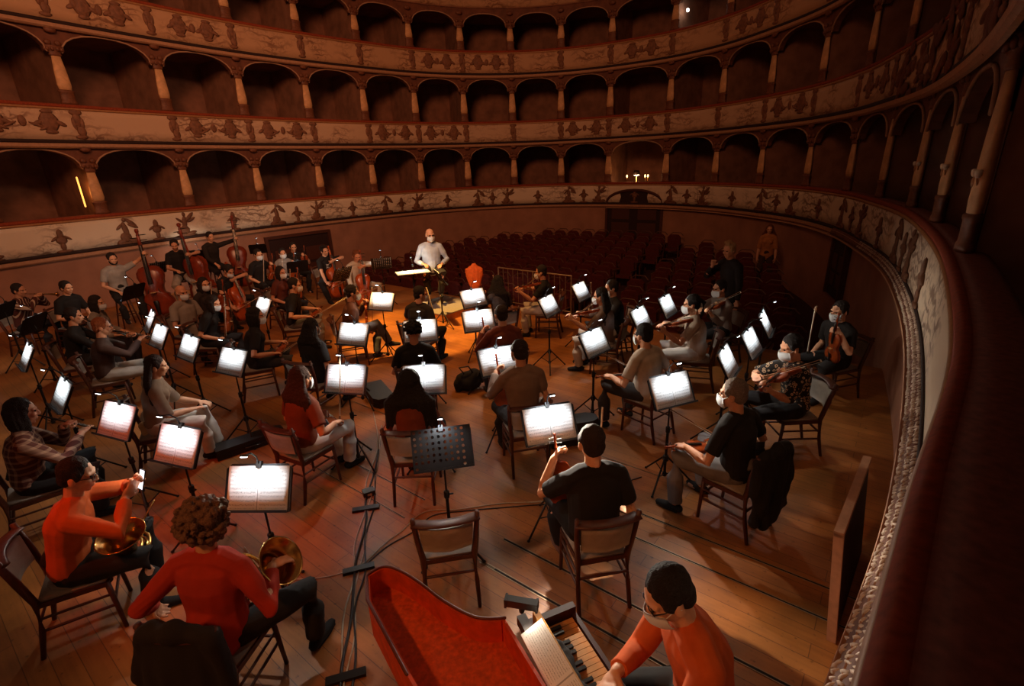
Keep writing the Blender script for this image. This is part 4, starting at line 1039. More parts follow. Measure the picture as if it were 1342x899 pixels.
def stand_at(x, y, z, yaw, who, holes=False, sheet=True, lamp=True, spill=0):
    """yaw: heading of the desk's face (0 = +Y)."""
    mx = at(x, y, 0, math.radians(yaw + 180))
    place('standh' if holes else 'stand', lambda: make_stand(holes), mx, 'black %smusic stand %s' % ('perforated ' if holes else '', who), 'music stands')
    if sheet: 
        if 'sheet' not in PROTO:
            o = make_sheet(); tag(o, 'white sheet music on the stand ' + who, 'sheet music', 'lit sheets on the stands'); o.matrix_basis = mx; PROTO['sheet'] = o
        else: dup(PROTO['sheet'], mx, 'white sheet music on the stand ' + who, 'lit sheets on the stands')
    if spill: o = floor_beam(spill, 90); o.matrix_basis = mx @ o.matrix_basis
    if lamp: place('lamp', make_lamp, mx, 'small clip lamp on the stand ' + who, 'clip lamps on the stands')
    return mx
PEOPLE = [
    dict(head=(-1.769, 11.527, 1.74), yaw=-170, who='conductor', label='conductor seated on the podium in a pale blue shirt and face mask', sh=0.755, z0=0.17, seat='stool', top='b9c6d2', sleeve='long', leg='2a2624', hair='fringe', hc='5a4636', glasses=True, hyaw=18, lean=4, k=1.2, fat=1.25, hr=(0.2, 0.3, 0.98), hl=(-0.22, 0.26, 0.95), fr=(0.12, 0.34, 0.34), fl=(-0.14, 0.32, 0.3), skin=0, puff=True),
    dict(head=(-8.663, 11.032, 1.55), yaw=-125, who='bassist in the light grey T-shirt', label='person in a light grey T-shirt stretching one arm out to a double bass', sh=0.755, seat='stool', top='9a948c', leg='15100e', ins='bass', bc=(-0.5, 0.5, 0.2), bax=(-0.02, -0.12, 0.98), grip=1.4, hr=(0.16, 0.3, 0.9), fr=(0.14, 0.4, 0.25), fl=(-0.2, 0.42, 0.25), mask=False, beard=True),
    dict(head=(-8.181, 12.472, 1.66), yaw=-150, who='bassist in black with pale trousers', label='person in a black T-shirt and pale trousers reading beside a double bass', sh=0.755, seat='stool', top='15100e', leg='9c8f80', ins='bass', bc=(-0.38, 0.42, 0.2), bax=(0.1, -0.05, 0.98), grip=1.2, hr=(0.1, 0.4, 1.05), fr=(0.14, 0.4, 0.2), fl=(-0.2, 0.42, 0.25), mask=False, hpitch=-18),
    dict(head=(-8.061, 13.834, 1.66), yaw=-120, who='bassist in the dark jacket by the wall', label='person in a dark jacket with a double bass against the brown wall', sh=0.755, seat='stool', top='241b18', sleeve='long', leg='15100e', ins='bass', bc=(-0.4, 0.42, 0.2), hr=(0.2, 0.45, 0.95), fr=(0.14, 0.4, 0.25), fl=(-0.2, 0.42, 0.25), mask=False),
    dict(head=(-6.144, 10.935, 1.25), yaw=-105, who='cellist below the basses', label='person with bowed dark head playing a cello in front of the basses', top='15100e', leg='15100e', ins='cello', hpitch=-30, lean=16),
    dict(head=(-5.879, 9.523, 1.24), yaw=-115, who='masked player behind the bald player', label='person in dark clothes and pale mask behind the bald player in grey', top='2a201c', leg='15100e', ins='viola_rest', hair='bob', fem=True),
    dict(head=(-5.859, 8.791, 1.24), yaw=-110, who='bald player in grey', label='bald person in a grey shirt and pale mask sitting with hands in lap', top='8d857c', leg='241e1b', hair='fringe', hc='6a5a4c', fat=1.15, lean=2),
    dict(head=(-4.976, 8.186, 1.2), yaw=-85, who='dark-haired player beside the bald player', label='person with dark hair and pale mask reading low beside the bald player', top='15100e', leg='15100e', ins='viola_rest', hair='bob', fem=True, lean=16, hpitch=-20),
    dict(head=(-9.415, 9.506, 1.24), yaw=-80, who='trumpeter in the striped shirt', label='person in a striped shirt raising a trumpet at the far left', topmat=M_STRIPE, sleeve='long', leg='15100e', ins='trumpet'),
    dict(head=(-8.581, 9.597, 1.24), yaw=-100, who='player in dark clothes by the wall', label='person with short dark hair in dark clothes sitting against the wall', top='15100e', leg='15100e', mask=False),
    dict(head=(-6.732, 7.493, 1.22), yaw=-60, who='clarinettist in black', label='person in black blowing a clarinet behind the orange-haired player', top='15100e', leg='15100e', ins='clarinet', sleeve='long'),
    dict(head=(-7.037, 8.349, 1.22), yaw=-75, who='player with pale sleeves', label='person with dark hair and pale grey sleeves behind the orange-haired player', top='8c847a', leg='15100e', sleeve='long', hair='bob', fem=True),
    dict(head=(-5.79, 6.826, 1.22), yaw=-55, who='orange-haired oboist', label='person with orange hair and raised hands playing an oboe, pale trousers', top='3a241b', sleeve='long', leg='8d8478', ins='oboe', hc='8a4a24', lift=0.25),
    dict(head=(-3.963, 5.212, 1.22), yaw=-62, who='player in the light top and white trousers', label='person with long dark hair in a light top and white trousers, flute on lap', fem=True, hair='long', hc='2a1812', top='8f7a68', leg='c9c2b8', mask=False, hr=(0.08, 0.36, 0.66), hl=(-0.12, 0.42, 0.66), sleeve='mid', lean=10, fr=(0.1, 0.42, 0.08), fl=(-0.08, 0.52, 0.08)),
    dict(head=(-4.495, 4.152, 1.2), yaw=-48, who='oboist in the checked shirt', label='person in a checked shirt playing an oboe at the left edge', topmat=M_CHECK, sleeve='long', leg='15100e', ins='oboe', hair='bob', hc='1d120c', k=1.12, near=True),
    dict(head=(-3.106, 3.062, 1.24), yaw=-58, who='horn player in the orange sweater', label='person in an orange sweater and glasses looking at a lit phone', top='c25a1e', sleeve='long', leg='1a1614', glasses=True, mask=False, hair='short', hc='17100c', near=True, hr=(0.06, 0.42, 0.98), hl=(-0.06, 0.46, 1.0), hdr=(-0.1, 0.7, 0.6), hdl=(0.1, 0.7, 0.6), pnr=(-0.8, 0, 0.4), pnl=(0.8, 0, 0.4), curlr=0.6, curll=0.6, lean=16, hpitch=-12, ehr=(1, -0.1, -0.5), ehl=(-1, -0.1, -0.5), hyaw=-10),
    dict(head=(-1.846, 2.463, 1.25), yaw=-6, who='horn player in the red sweater', label='person with a curly mop of hair in a red sweater, seen from behind', top='a82a10', sleeve='long', leg='1d1815', hair='curly', hc='6a4a38', near=True, mask=False, hl=(-0.47, 0.06, 0.66), hdl=(-0.25, 0.2, -0.9), pnl=(0.9, 0.3, 0), ehl=(-0.3, -1, -0.2), hr=(0.26, 0.22, 0.84), hdr=(0.5, 0.6, -0.2), lean=6, hyaw=-12, hpitch=-14, puff=True, fr=(0.36, 0.36, 0.08), fl=(-0.3, 0.42, 0.08), khr=(1, 1, 1), skin=1),
    dict(head=(-6.282, 12.65, 1.3), yaw=-120, who='player at the lit flat stand', label='person with long pale face behind a lit stand at the rear left', top='15100e', leg='15100e', ins='viola_rest'),
    dict(head=(-5.775, 12.891, 1.28), yaw=-145, who='masked violist in the grey top', label='person in a grey top and pale mask holding up a red viola', top='8a847e', leg='15100e', fem=True, hair='bun', ins='viola_rest'),
    dict(head=(-5.952, 14.004, 1.25), yaw=-140, who='dim player at the dark door', label='person barely lit in front of the dark side door', top='20160f', leg='15100e', ins='viola_rest', mask=False),
    dict(head=(-4.821, 10.516, 1.22), yaw=-110, who='masked player in the russet top', label='person in a russet top and pale mask holding a viola low', top='5a2818', leg='15100e', fem=True, hair='bob', ins='viola_rest'),
    dict(head=(-4.698, 12.888, 1.3), yaw=-125, who='cellist in the printed T-shirt', label='person in a black T-shirt with white emblem bowing an orange cello', topmat=M_EMBLEM, leg='15100e', ins='cello', mask=False, htilt=12, hair='quiff'),
    dict(head=(-3.623, 11.97, 1.3), yaw=-145, who='cellist in the pale shirt', label='person in a pale beige shirt leaning over an orange cello', top='b5a894', sleeve='long', leg='b0a698', ins='cello', mask=False, hpitch=-24, hc='6b3c1c'),
    dict(head=(-3.96, 9.088, 1.24), yaw=-72, who='violinist in black with grey jeans', label='person in black with grey jeans in profile beside the cellos', top='15100e', leg='6f6a66', ins='violin_lap'),
    dict(head=(-2.656, 8.27, 1.25), yaw=-68, who='violinist in the brown jacket', label='person in a brown jacket and jeans with crossed legs', top='5b3420', sleeve='long', leg='5c5a5a', ins='violin_rest', fr=(0.02, 0.62, 0.3), fl=(-0.12, 0.4, 0.08), mask=True),
    dict(head=(-2.704, 6.507, 1.2), yaw=-20, who='player with the long black hair', label='person with long straight black hair seen from behind', fem=True, hair='long', hc='120b08', top='15100e', leg='15100e', ins='violin_rest', bowdir=(0.02, 0.0, 1)),
    dict(head=(-3.754, 7.116, 1.22), yaw=-62, who='dark-haired player in the black T-shirt', label='person with black bob in a black T-shirt sitting side-on', fem=True, hair='bob', hc='120b08', top='15100e', leg='2c2826', ins='violin_lap', mask=True, k=1.1),
    dict(head=(-1.473, 8.03, 1.24), yaw=-20, who='first violinist near the podium', label='person in a dark T-shirt and mask sitting just before the podium', top='211a18', leg='15100e', ins='violin_rest', bowdir=(-0.35, 0.25, 0.9), hyaw=-45),
    dict(head=(-1.271, 6.174, 1.18), yaw=6, who='player silhouetted on a white page', label='person in black whose dark head stands out against a white page', top='15100e', leg='15100e', hair='fuzzy', hc='120b08'),
    dict(head=(-1.036, 4.592, 1.17), yaw=0, who='player wrapped in a dark shawl', label='person with a dark shawl of hair over the shoulders, seen from behind', fem=True, hair='veil', hc='150d0a', top='7a3416', sleeve='long', leg='15100e', k=1.08),
    dict(head=(-2.163, 4.719, 1.2), yaw=-28, who='player in russet and white trousers', label='person with long brown hair in a russet top and white trousers', fem=True, hair='long', hc='3d2519', top='7a3a1e', sleeve='short', leg='c4bcb0', mask=True, k=1.1, fr=(0.12, 0.45, 0.08), fl=(-0.05, 0.5, 0.08), ins='violin_lap', bowdir=(-0.1, 0.3, 0.95)),
    dict(head=(-0.203, 8.683, 1.25), yaw=25, who='player with dark wavy hair', label='person with dark wavy hair and mask next to the podium stands', fem=True, hair='long', hc='170e0a', top='332722', sleeve='long', leg='15100e', ins='violin_rest', hyaw=-40),
    dict(head=(0.599, 9.402, 1.25), yaw=78, who='violinist in black with pale trousers', label='person in black with pale trousers playing a violin by the guard rail', top='15100e', leg='b8aa98', ins='violin_play', hair='short'),
    dict(head=(-0.131, 6.565, 1.28), yaw=18, who='player in the rust jumper', label='person in a rust brown jumper with cropped hair, back turned', top='6b2f1c', sleeve='long', leg='15100e', hair='short', hc='2a1a14', ins='violin_rest', bow=False),
    dict(head=(0.079, 5.035, 1.32), yaw=12, who='violinist in the grey-brown shirt', label='person in a grey-brown shirt with a violin upright on the knee', top='7d6657', sleeve='long', leg='1a1513', hair='short', hc='241711', ins='violin_rest', tip=0.12, bowdir=(-0.75, 0.35, 0.6), fr=(0.14, 0.38, 0.08), fl=(-0.16, 0.36, 0.08)),
    dict(head=(1.397, 7.539, 1.22), yaw=68, who='violinist with very long black hair', label='person with very long black hair in grey playing a violin side-on', fem=True, hair='long', hc='120b08', top='6c5a50', sleeve='mid', leg='b9b0a4', ins='violin_play', k=1.1),
    dict(head=(1.672, 8.085, 1.2), yaw=95, who='player behind the long black hair', label='person half hidden behind the violinist with very long black hair', top='15100e', leg='15100e', ins='violin_rest', hair='short'),
    dict(head=(1.562, 5.618, 1.22), yaw=38, who='player in the pale grey T-shirt', label='person in a pale grey T-shirt and dark hair with back turned', top='b5a592', leg='2c2622', hair='short', hc='170e0a', ins='violin_lap', k=1.15, puff=True, fl=(-0.3, 0.42, 0.08), mask=True),
    dict(head=(2.557, 6.815, 1.24), yaw=72, who='violinist in the pale T-shirt', label='person in a pale T-shirt and white trousers playing a violin in profile', fem=True, hair='tail', hc='170e0a', top='b3a18e', leg='b8ada0', ins='violin_play', k=1.14),
    dict(head=(3.327, 7.745, 1.22), yaw=100, who='violinist in the dim grey top', label='person in a dim grey top and mask playing behind the violinist in profile', top='7d7066', sleeve='long', leg='15100e', ins='violin_play'),
    dict(head=(3.709, 8.418, 1.74), yaw=115, who='pale-haired player standing at the rear', label='person with pale hair standing in the dark at the rear right', sh=0.84, seat=None, top='1a1210', sleeve='long', leg='15100e', hc='a98458', hair='quiff', mask=False, fr=(0.1, 0.05, 0.08), fl=(-0.1, 0.02, 0.08), hr=(0.16, 0.3, 1.45), hdr=(-0.3, 0.3, 0.9), hl=(-0.24, 0.08, 0.8), group=None),
    dict(head=(7.301, 14.144, 1.28), yaw=150, who='onlooker in the tan top', label='person in a tan top standing among the stalls by the far wall', sh=0.84, z0=-0.42, seat=None, fem=True, hair='long', hc='6b3a20', top='b3743f', sleeve='mid', leg='3a2218', fr=(0.1, 0.03, 0.08), fl=(-0.1, 0.03, 0.08), hr=(0.24, 0.1, 0.8), hl=(-0.24, 0.1, 0.8), mask=False),
    dict(head=(3.016, 5.046, 1.22), yaw=88, who='violist in the leopard print', label='person in a leopard print top and white mask playing a viola', fem=True, hair='short', hc='150d0a', topmat=M_LEOPARD, sleeve='mid', leg='15100e', ins='viola_play', k=1.16, hpitch=-16),
    dict(head=(4.326, 6.304, 1.22), yaw=105, who='violist in the shadow at the right', label='person in black and white mask holding a bow upright at the right edge', top='15100e', leg='15100e', ins='viola_rest', hair='short'),
    dict(head=(1.91, 3.936, 1.24), yaw=36, who='grey-haired violist', label='person with grey hair and black T-shirt holding a viola, jacket behind', top='15100e', leg='6f6a68', hair='short', hc='6f6157', ins='violin_lap', k=1.14, near=True, hyaw=14, fl=(-0.3, 0.4, 0.08)),
    dict(head=(0.56, 3.231, 1.22), yaw=10, who='player in the black T-shirt near the keyboard', label='person in a black T-shirt with back turned, violin upright at left', top='17110f', leg='15100e', hair='short', hc='2a1b14', ins='violin_rest', near=True, k=1.16, fat=1.2, lean=6, tip=0.02, mask=False, bow=True, bowdir=(0.1, 0.2, 0.98), shoe='6a4a3a'),
    dict(head=(0.659, 1.719, 1.42), yaw=95, who='keyboard player in the orange jumper', label='person in an orange jumper, glasses and mask bending over the keyboard', top='c8571a', sleeve='long', leg='1a1513', glasses=True, hair='short', hc='150d0a', near=True, k=1.14, lean=14, hpitch=-28, sh=0.52, hr=(-0.0, 0.46, 0.93), hl=(-0.12, 0.49, 0.93), hdr=(-0.6, 0.6, -0.3), hdl=(0.6, 0.6, -0.3), pnr=(0, -0.4, -1), pnl=(0, -0.4, -1), curlr=0.9, curll=0.9, seat=None, skin=0),
]
STANDS = [
    (-5.687, 7.632, 1.080, 130.3, 'before the trumpet row, seen edge-on'),
    (-5.007, 6.798, 1.080, 142.3, 'of the clarinettist in black'),
    (-4.250, 6.238, 1.080, 144.3, 'of the orange-haired oboist'),
    (-3.382, 5.653, 1.080, 153.8, 'of the player in white trousers'),
    (-6.289, 6.136, 1.080, 139.6, 'at far left, seen edge-on'),
    (-4.773, 4.865, 1.080, 141.6, 'of the oboist in the checked shirt'),
    (-3.718, 4.217, 1.080, 157.2, 'left of the orange-sweatered horn player'),
    (-2.839, 3.713, 1.080, 160.1, 'of the orange-sweatered horn player'),
    (-1.857, 3.063, 1.080, 177.2, 'of the red-sweatered horn player'),
    (-2.176, 6.545, 1.080, 161.6, 'of the player with long black hair'),
    (-2.195, 8.291, 1.080, 160.7, 'left of the podium'),
    (-1.257, 6.586, 1.080, 189.5, 'behind the silhouetted dark head'),
    (-1.809, 4.993, 1.080, 169.4, 'of the player in russet and white'),
    (-0.950, 4.901, 1.080, 181.6, 'of the player in the dark shawl'),
    (-0.622, 8.293, 1.080, 213.2, 'touching the podium'),
    (-0.471, 6.979, 1.080, 198.6, 'of the player in the rust jumper'),
    (-0.163, 5.369, 1.080, 203.1, 'of the violinist in grey-brown'),
    (0.613, 7.652, 1.080, 237.3, 'of the violinist with very long black hair'),
    (1.239, 8.495, 1.080, 235.5, 'by the guard rail'),
    (1.032, 5.878, 1.080, 223.9, 'of the player in the pale grey T-shirt'),
    (1.848, 6.805, 1.080, 231.9, 'behind the player in the pale grey T-shirt'),
    (2.411, 7.409, 1.080, 232.2, 'of the violinist in the pale T-shirt'),
    (0.300, 3.841, 1.080, 194.9, 'of the player in black near the keyboard', dict(spill=160)),
    (1.539, 4.431, 1.080, 201.8, 'of the grey-haired violist', dict(spill=18)),
    (2.371, 5.106, 1.080, 235.5, 'of the leopard-print violist, nearer one'),
    (2.897, 5.675, 1.080, 230.5, 'of the leopard-print violist, middle one'),
    (3.417, 6.396, 1.080, 237.8, 'at far right, seen nearly edge-on'),
    (-0.587, 3.503, 1.08, 190.8, 'standing empty behind the light-padded chair', dict(holes=True, sheet=False)),
    (-3.648, 10.825, 1.08, 60.0, 'of the printed T-shirt cellist, holes lit through', {'holes': True}),
    (-3.049, 11.962, 1.08, 15.0, 'of the pale-shirted cellist, holes lit through', {'holes': True}),
    (-8.764, 12.464, 1.08, 60.0, 'of the grey T-shirt bassist', {'holes': True}),
    (-8.801, 14.371, 1.08, 45.0, 'of the bassist with pale trousers', {}),
    (-7.501, 15.171, 1.08, 20.0, 'flat and lit at the rear left', {}),
    (-5.056, 11.961, 1.08, 30.0, 'of the masked violist in grey', {}),
    (-7.579, 7.688, 1.08, 95.0, 'of the player in dark clothes by the wall', {}),
    (-8.928, 8.616, 1.08, 100.0, 'cut by the left edge of the view', {}),
    (-7.472, 9.804, 1.08, 80.0, 'between the bass player and the wall', {}),
    (-4.188, 8.226, 1.08, 140.0, 'of the dark-haired player in the black T-shirt', {}),
]

# ------------------------------------------------------------------ how each player holds things (targets in the figure's own space)
def grips(P):
    """Fill in hand targets; returns a list of (kind, matrix in figure space, noun)."""
    ins = P.get('ins'); out = []
    sh = P.get('sh', .46)
    hz = P['head'][2] - P.get('z0', 0.0)
    ch = hz - .17                               # height of the chin rest
    lean = math.radians(P.get('lean', 8)); yo = math.sin(lean) * .5
    if ins in ('violin_play', 'viola_play'):
        C = V((-.07, yo + .06, ch - .015)); ax = V((-.62, .76, -.08 + P.get('lift', 0))).normalized(); nz = V((.35, .12, .93)); sc = 1 if ins[2] == 'o' and ins.startswith('violin') else 1.12
        mx = frame(C - ax * .02, ax, nz); nz = V((mx[0][2], mx[1][2], mx[2][2])); sd = V((mx[0][0], mx[1][0], mx[2][0]))
        out.append((ins.split('_')[0], mx))
        P['hl'] = C + ax * .47 * sc - nz * .05 - V((0, .03, .03)); P['hdl'] = ax * .3 + nz; P['pnl'] = sd; P['curll'] = .75; P['thl'] = -sd; P['ehl'] = (-.2, .1, -1)
        cross = C + ax * .25 * sc + nz * .045; bd = (sd * -.93 + V((0, 0, .22)) + ax * -.1).normalized(); bs = P.get('bowshift', .3)
        fro = cross - bd * bs
        out.append(('bow', frame(fro, bd, nz)))
        P['hr'] = fro - bd * .02 + nz * .035 + V((.02, -.06, .02)); P['hdr'] = -sd * .0 + bd * .5 + ax * .6 - nz * .3; P['pnr'] = -nz; P['curlr'] = .7; P['ehr'] = (1, -.2, -.5)
    elif ins in ('violin_rest', 'viola_rest'):
        C = V((-.16, .3, sh + .15)); ax = V((-.08, .1 + P.get('tip', 0), .98)).normalized(); nz = V((.1, .95, 0))
        mx = frame(C, ax, nz); out.append((ins.split('_')[0], mx))
        P['hl'] = C + ax * .43 - V((.035, .045, .02)); P['hdl'] = (.5, .55, .25); P['pnl'] = (.8, .2, 0); P['curll'] = .95; P['thl'] = (0, 0, 1); P['ehl'] = (-.5, -.2, -1)
        if P.get('bow', True):
            p = V((.16, .34, sh + .13)); bd = V(P.get('bowdir', (-.12, .12, .98))).normalized()
            out.append(('bow', frame(p, bd, (0, -1, 0)))); P['hr'] = p + V((.02, -.1, .02)); P['hdr'] = (-.15, .8, -.1); P['pnr'] = (-.4, 0, -1); P['curlr'] = .8; P['ehr'] = (.5, -.6, -1)
    elif ins == 'violin_lap':
        C = V((.14, .24, sh + .17)); ax = V((-.9, .42, .12)).normalized(); mx = frame(C, ax, (0, -.2, 1)); out.append(('violin', mx))
        P['hl'] = C + ax * .44 - V((.0, .06, -.02)); P['hdl'] = (-.3, .8, -.1); P['pnl'] = (0, .3, -1); P['curll'] = .8
        p = V((.2, .32, sh + .2)); out.append(('bow', frame(p, V(P.get('bowdir', (-.3, .9, .35))), (0, 0, 1)))); P['hr'] = p + V((.03, -.09, .03)); P['hdr'] = (-.1, .9, -.1); P['curlr'] = .8
    elif ins == 'cello':
        ax = V((-.1, -.27, .95)).normalized(); C = V((.04, .5, .14)); nz = V((.12, .95, .28)); mx = frame(C, ax, nz); out.append(('cello', mx))
        P['fr'] = (.3, .42, .08); P['fl'] = (-.3, .42, .08); P['khr'] = (1, .8, .6); P['khl'] = (-1, .8, .6)
        P['hl'] = C + ax * .95 + V((-.03, .07, .0)); P['hdl'] = (.7, .1, -.3); P['pnl'] = (0, -1, .2); P['curll'] = .6; P['ehl'] = (-1, .2, .1)
        cr_ = C + ax * .33 + V((0, .1, 0)); bd = V((-.95, .12, .22)).normalized(); fr = cr_ - bd * .28
        out.append(('bow', frame(fr, bd, (0, 1, .2)))); P['hr'] = fr + V((.05, -.03, .05)); P['hdr'] = (-.5, .5, -.4); P['pnr'] = (-.3, -.8, -.5); P['curlr'] = .7; P['ehr'] = (1, 0, .2)
    elif ins == 'bass':
        ax = V(P.get('bax', (-.12, -.08, .98))).normalized(); C = V(P.get('bc', (-.22, .42, .2))); nz = V((.5, .85, .1)); mx = frame(C, ax, nz); out.append(('double_bass', mx))
        P['hl'] = C + ax * P.get('grip', 1.32) + V((-.05, .04, 0)); P['hdl'] = (.5, .6, .2); P['pnl'] = (.6, -.6, 0); P['curll'] = .8; P['ehl'] = (-1, -.2, .1)
    elif ins in ('clarinet', 'oboe', 'flute', 'trumpet'):
        mo = V((.0, yo + .17, hz - .07)); ax = V((0, .78, -.62 + P.get('lift', 0))).normalized() if ins != 'trumpet' else V((0, 1, -.1))
        out.append((ins, frame(mo, ax, (0, .5, .8))))
        P['hl'] = mo + ax * .2 + V((-.05, -.05, -.02)); P['hr'] = mo + ax * (.36 if ins != 'trumpet' else .22) + V((.05, -.07, -.02)); P['curll'] = P['curlr'] = .8
        P['hdl'] = (.6, .5, .2); P['hdr'] = (-.6, .5, .2); P['pnl'] = (.5, .4, -.4); P['pnr'] = (-.5, .4, -.4); P['mask'] = False
    return out

MAKERS = {'violin': lambda: make_violin('violin', 'violin'), 'viola': lambda: make_violin('viola', 'viola', body_L=.41, rib=.036), 'bow': make_bow,
          'cello': lambda: make_violin('cello', 'cello', body_L=.755, rib=.12, big=True, var=mat('cello_varnish', 'a8481a', .28, var=.25, scale=9)), 'double_bass': lambda: make_violin('double_bass', 'double bass', body_L=1.12, rib=.2, big=True, var=M_VARD),
          'clarinet': lambda: make_pipe('clarinet', 'clarinet', M_EBON, .6, .014, .014, True), 'oboe': lambda: make_pipe('oboe', 'oboe', M_EBON, .55, .01, .013, True),
          'flute': lambda: make_pipe('flute', 'flute', M_SILV, .62, .01, .01, False), 'trumpet': lambda: make_pipe('trumpet', 'trumpet', M_BRASS, .5, .008, .02, True)}

for P in PEOPLE:
    items = grips(P)
    body = person(P)
    root = P['root']
    for kind, mx in items:
        noun = kind.replace('_', ' ')
        place(kind, MAKERS[kind], root @ mx, '%s held by the %s' % ({'bow': 'thin bow', 'violin': 'varnished violin', 'viola': 'varnished viola', 'cello': 'orange varnished cello', 'double_bass': 'dark varnished double bass'}.get(kind, noun), P['who']), noun + 's in the players\' hands')
    seat = P.get('seat', 'chair')
    z0 = P.get('z0', 0.0)
    if seat == 'chair': chair_at(root, .46, 'dark wooden chair under the ' + P['who'])
    elif seat == 'stool': place('stool', make_stool, root, 'high wooden stool under the ' + P['who'], 'high stools')

for s in STANDS:
    stand_at(*s[:4], s[4], **(s[5] if len(s) > 5 else {}))

# ------------------------------------------------------------------ single things
def by_who(w):
    for P in PEOPLE:
        if P['who'] == w: return P

# podium
def R2(x, y): return V((x, y, 0))
pc = uv2(*((V((-1.62, 11.5, 0)).dot(SIDE)), (V((-1.62, 11.5, 0)).dot(AXIS))))
mx = at(-1.55, 11.35, 0, math.atan2(SIDE.y, SIDE.x))
t = thing('conductor_podium', 'low carpeted podium with orange-lit wooden sides under the conductor', 'podium', mx)
b = MB(); b.prism([(-.62, -.62), (.62, -.62), (.62, .62), (-.62, .62)], 0.0, .15); b.obj('box', mat('podium_wood', 'a8642a', .6), t)
b = MB(); b.prism([(-.63, -.63), (.63, -.63), (.63, .63), (-.63, .63)], .15, .172); b.obj('carpet_top', mat('podium_carpet', '8d8377', .95, scale=60), t)

# the conductor's flat score desk
def score_stand():
    t = thing('score_stand', 'wide conductor stand with a flat desk before the podium', 'music stand', at(-2.1, 10.8, 0, math.radians(20)))
    T = M.Translation((0, 0, 1.06)) @ M.Rotation(math.radians(-2), 4, 'X')
    b = MB(); b.prism([(-.36, -.22), (.36, -.22), (.36, .22), (-.36, .22)], -.012, 0, T); b.prism([(-.36, .21), (.36, .21), (.36, .225), (-.36, .225)], -.012, .03, T); b.obj('desk', M_BLK, t)
    MB().tube([(0, 0, 1.04), (0, 0, .03)], .022, 10).obj('post', M_BLK, t, True)
    MB().lathe([(.24, 0), (.24, .015), (.05, .03), (.03, .06)], 20).obj('base_plate', M_BLK, t, True)
    sh = MB(); sh.uv = []
    for lay in (.002, .016):
        for x in (-.35, 0, .35):
            for y in (-.2, .205): sh.v.append(tuple(T @ V((x, y, lay)))); sh.uv.append(((x + .35) / .7, (y + .2) / .4))
    for i in (0, 2): sh.f += [(6 + i, 8 + i, 9 + i, 7 + i), (i, i + 1, i + 3, i + 2)]; sh.mi += [0, 0]
    for a, c in ((0, 2), (2, 4), (5, 3), (3, 1), (4, 5), (1, 0)): sh.f.append((a, c, c + 6, a + 6)); sh.mi.append(0)
    o = sh.obj('open_score', M_PAGE, None); o.matrix_basis = t.matrix_basis
    tag(o, 'open white score lying flat before the conductor', 'score')
    return t
score_stand()
sp_l = PROTO['lamp']; dup(sp_l, at(-2.1, 10.8, 0.0, math.radians(200)), 'small clip lamp over the open score', 'clip lamps on the stands')
tm = at(-1.43, 10.15, 0, math.radians(110))
dup(PROTO['standh'], tm, 'perforated stand turned edge-on in front of the podium', 'music stands')
dup(PROTO['sheet'], tm, 'white sheet seen edge-on in front of the podium', 'lit sheets on the stands')

# orange jacket hanging on an upright behind the podium
t = thing('coat_stand', 'thin upright holding the orange jacket by the guard rail', 'stand', at(-.84, 11.8, 0))
MB().tube([(0, 0, .0), (0, 0, .95)], .016, 8).obj('post', M_BLK, t, True)
MB().lathe([(.2, 0), (.2, .015), (.03, .03)], 16).obj('base_plate', M_BLK, t, True)
b = MB()
b.tube([(0, 0, .98), (0, 0, .9), (0, 0, .72), (0, 0, .5), (0, 0, .42)], [.07, .21, .2, .13, .09], 16, up=(0, 1, 0), ry=[.05, .09, .1, .08, .05])
o = link('jacket', remesh(b, .014, 2, .02, 8, 3, (1.6, 1.6, .4))); o.data.materials.append(mat('orange_cloth', 'd8601a', .85)); o.matrix_basis = at(-.84, 11.8, 0.0)
tag(o, 'bright orange jacket hanging behind the podium', 'jacket')

# guard rail along the stage front
t = thing('guard_rail', 'thin metal guard rail along the stage front behind the players', 'railing', at(0, 0))
b = MB(); L = [uv2(a, EDGE - .12, .0) for a in (-7.45, -6.45, -5.45)]
M_RAIL = mat('rail_metal', '8a7462', .4, .5)
MB().tube([p + V((0, 0, .92)) for p in L], .017, 7).obj('top_bar', M_RAIL, t, True)
MB().tube([p + V((0, 0, .12)) for p in L], .012, 6).obj('lower_bar', M_RAIL, t, True)
for p in L: MB().tube([p, p + V((0, 0, .92))], .015, 7).obj('post', M_RAIL, t, True)
for i in range(len(L) - 1):
    for j in range(1, 7):
        q = L[i].lerp(L[i + 1], j / 7); MB().tube([q + V((0, 0, .12)), q + V((0, 0, .92))], .006, 5).obj('baluster', M_RAIL, t, True)

# stalls seating
M_SEAT = mat('stall_velvet', '541409', .9, var=.25, scale=20); M_ARM = mat('stall_wood', '5a3420', .5)
def make_seat():
    b = MB()
    b.cur = 0; b.box((0, .02, .42), (.46, .44, .09)); b.prism([(-.24, .42), (.24, .42), (.24, .86), (.15, .95), (-.15, .95), (-.24, .86)], -.05, .05, M.Translation((0, -.2, 0)) @ M.Rotation(PI / 2 - .16, 4, 'X'))
    b.cur = 1
    for s in (-1, 1): b.box((s * .265, .02, .6), (.05, .42, .03)); b.box((s * .265, .17, .3), (.04, .04, .6)); b.box((s * .265, -.15, .3), (.04, .04, .6))
    b.tube([(-.25, -.3, .9), (-.15, -.33, .985), (.15, -.33, .985), (.25, -.3, .9)], .016, 6)
    o = b.obj('stalls_seat', [M_SEAT, M_ARM]); tag(o, 'red velvet stalls seat in the dark rows behind the conductor', 'seat', 'dark rows of stalls seats'); return o
proto = None
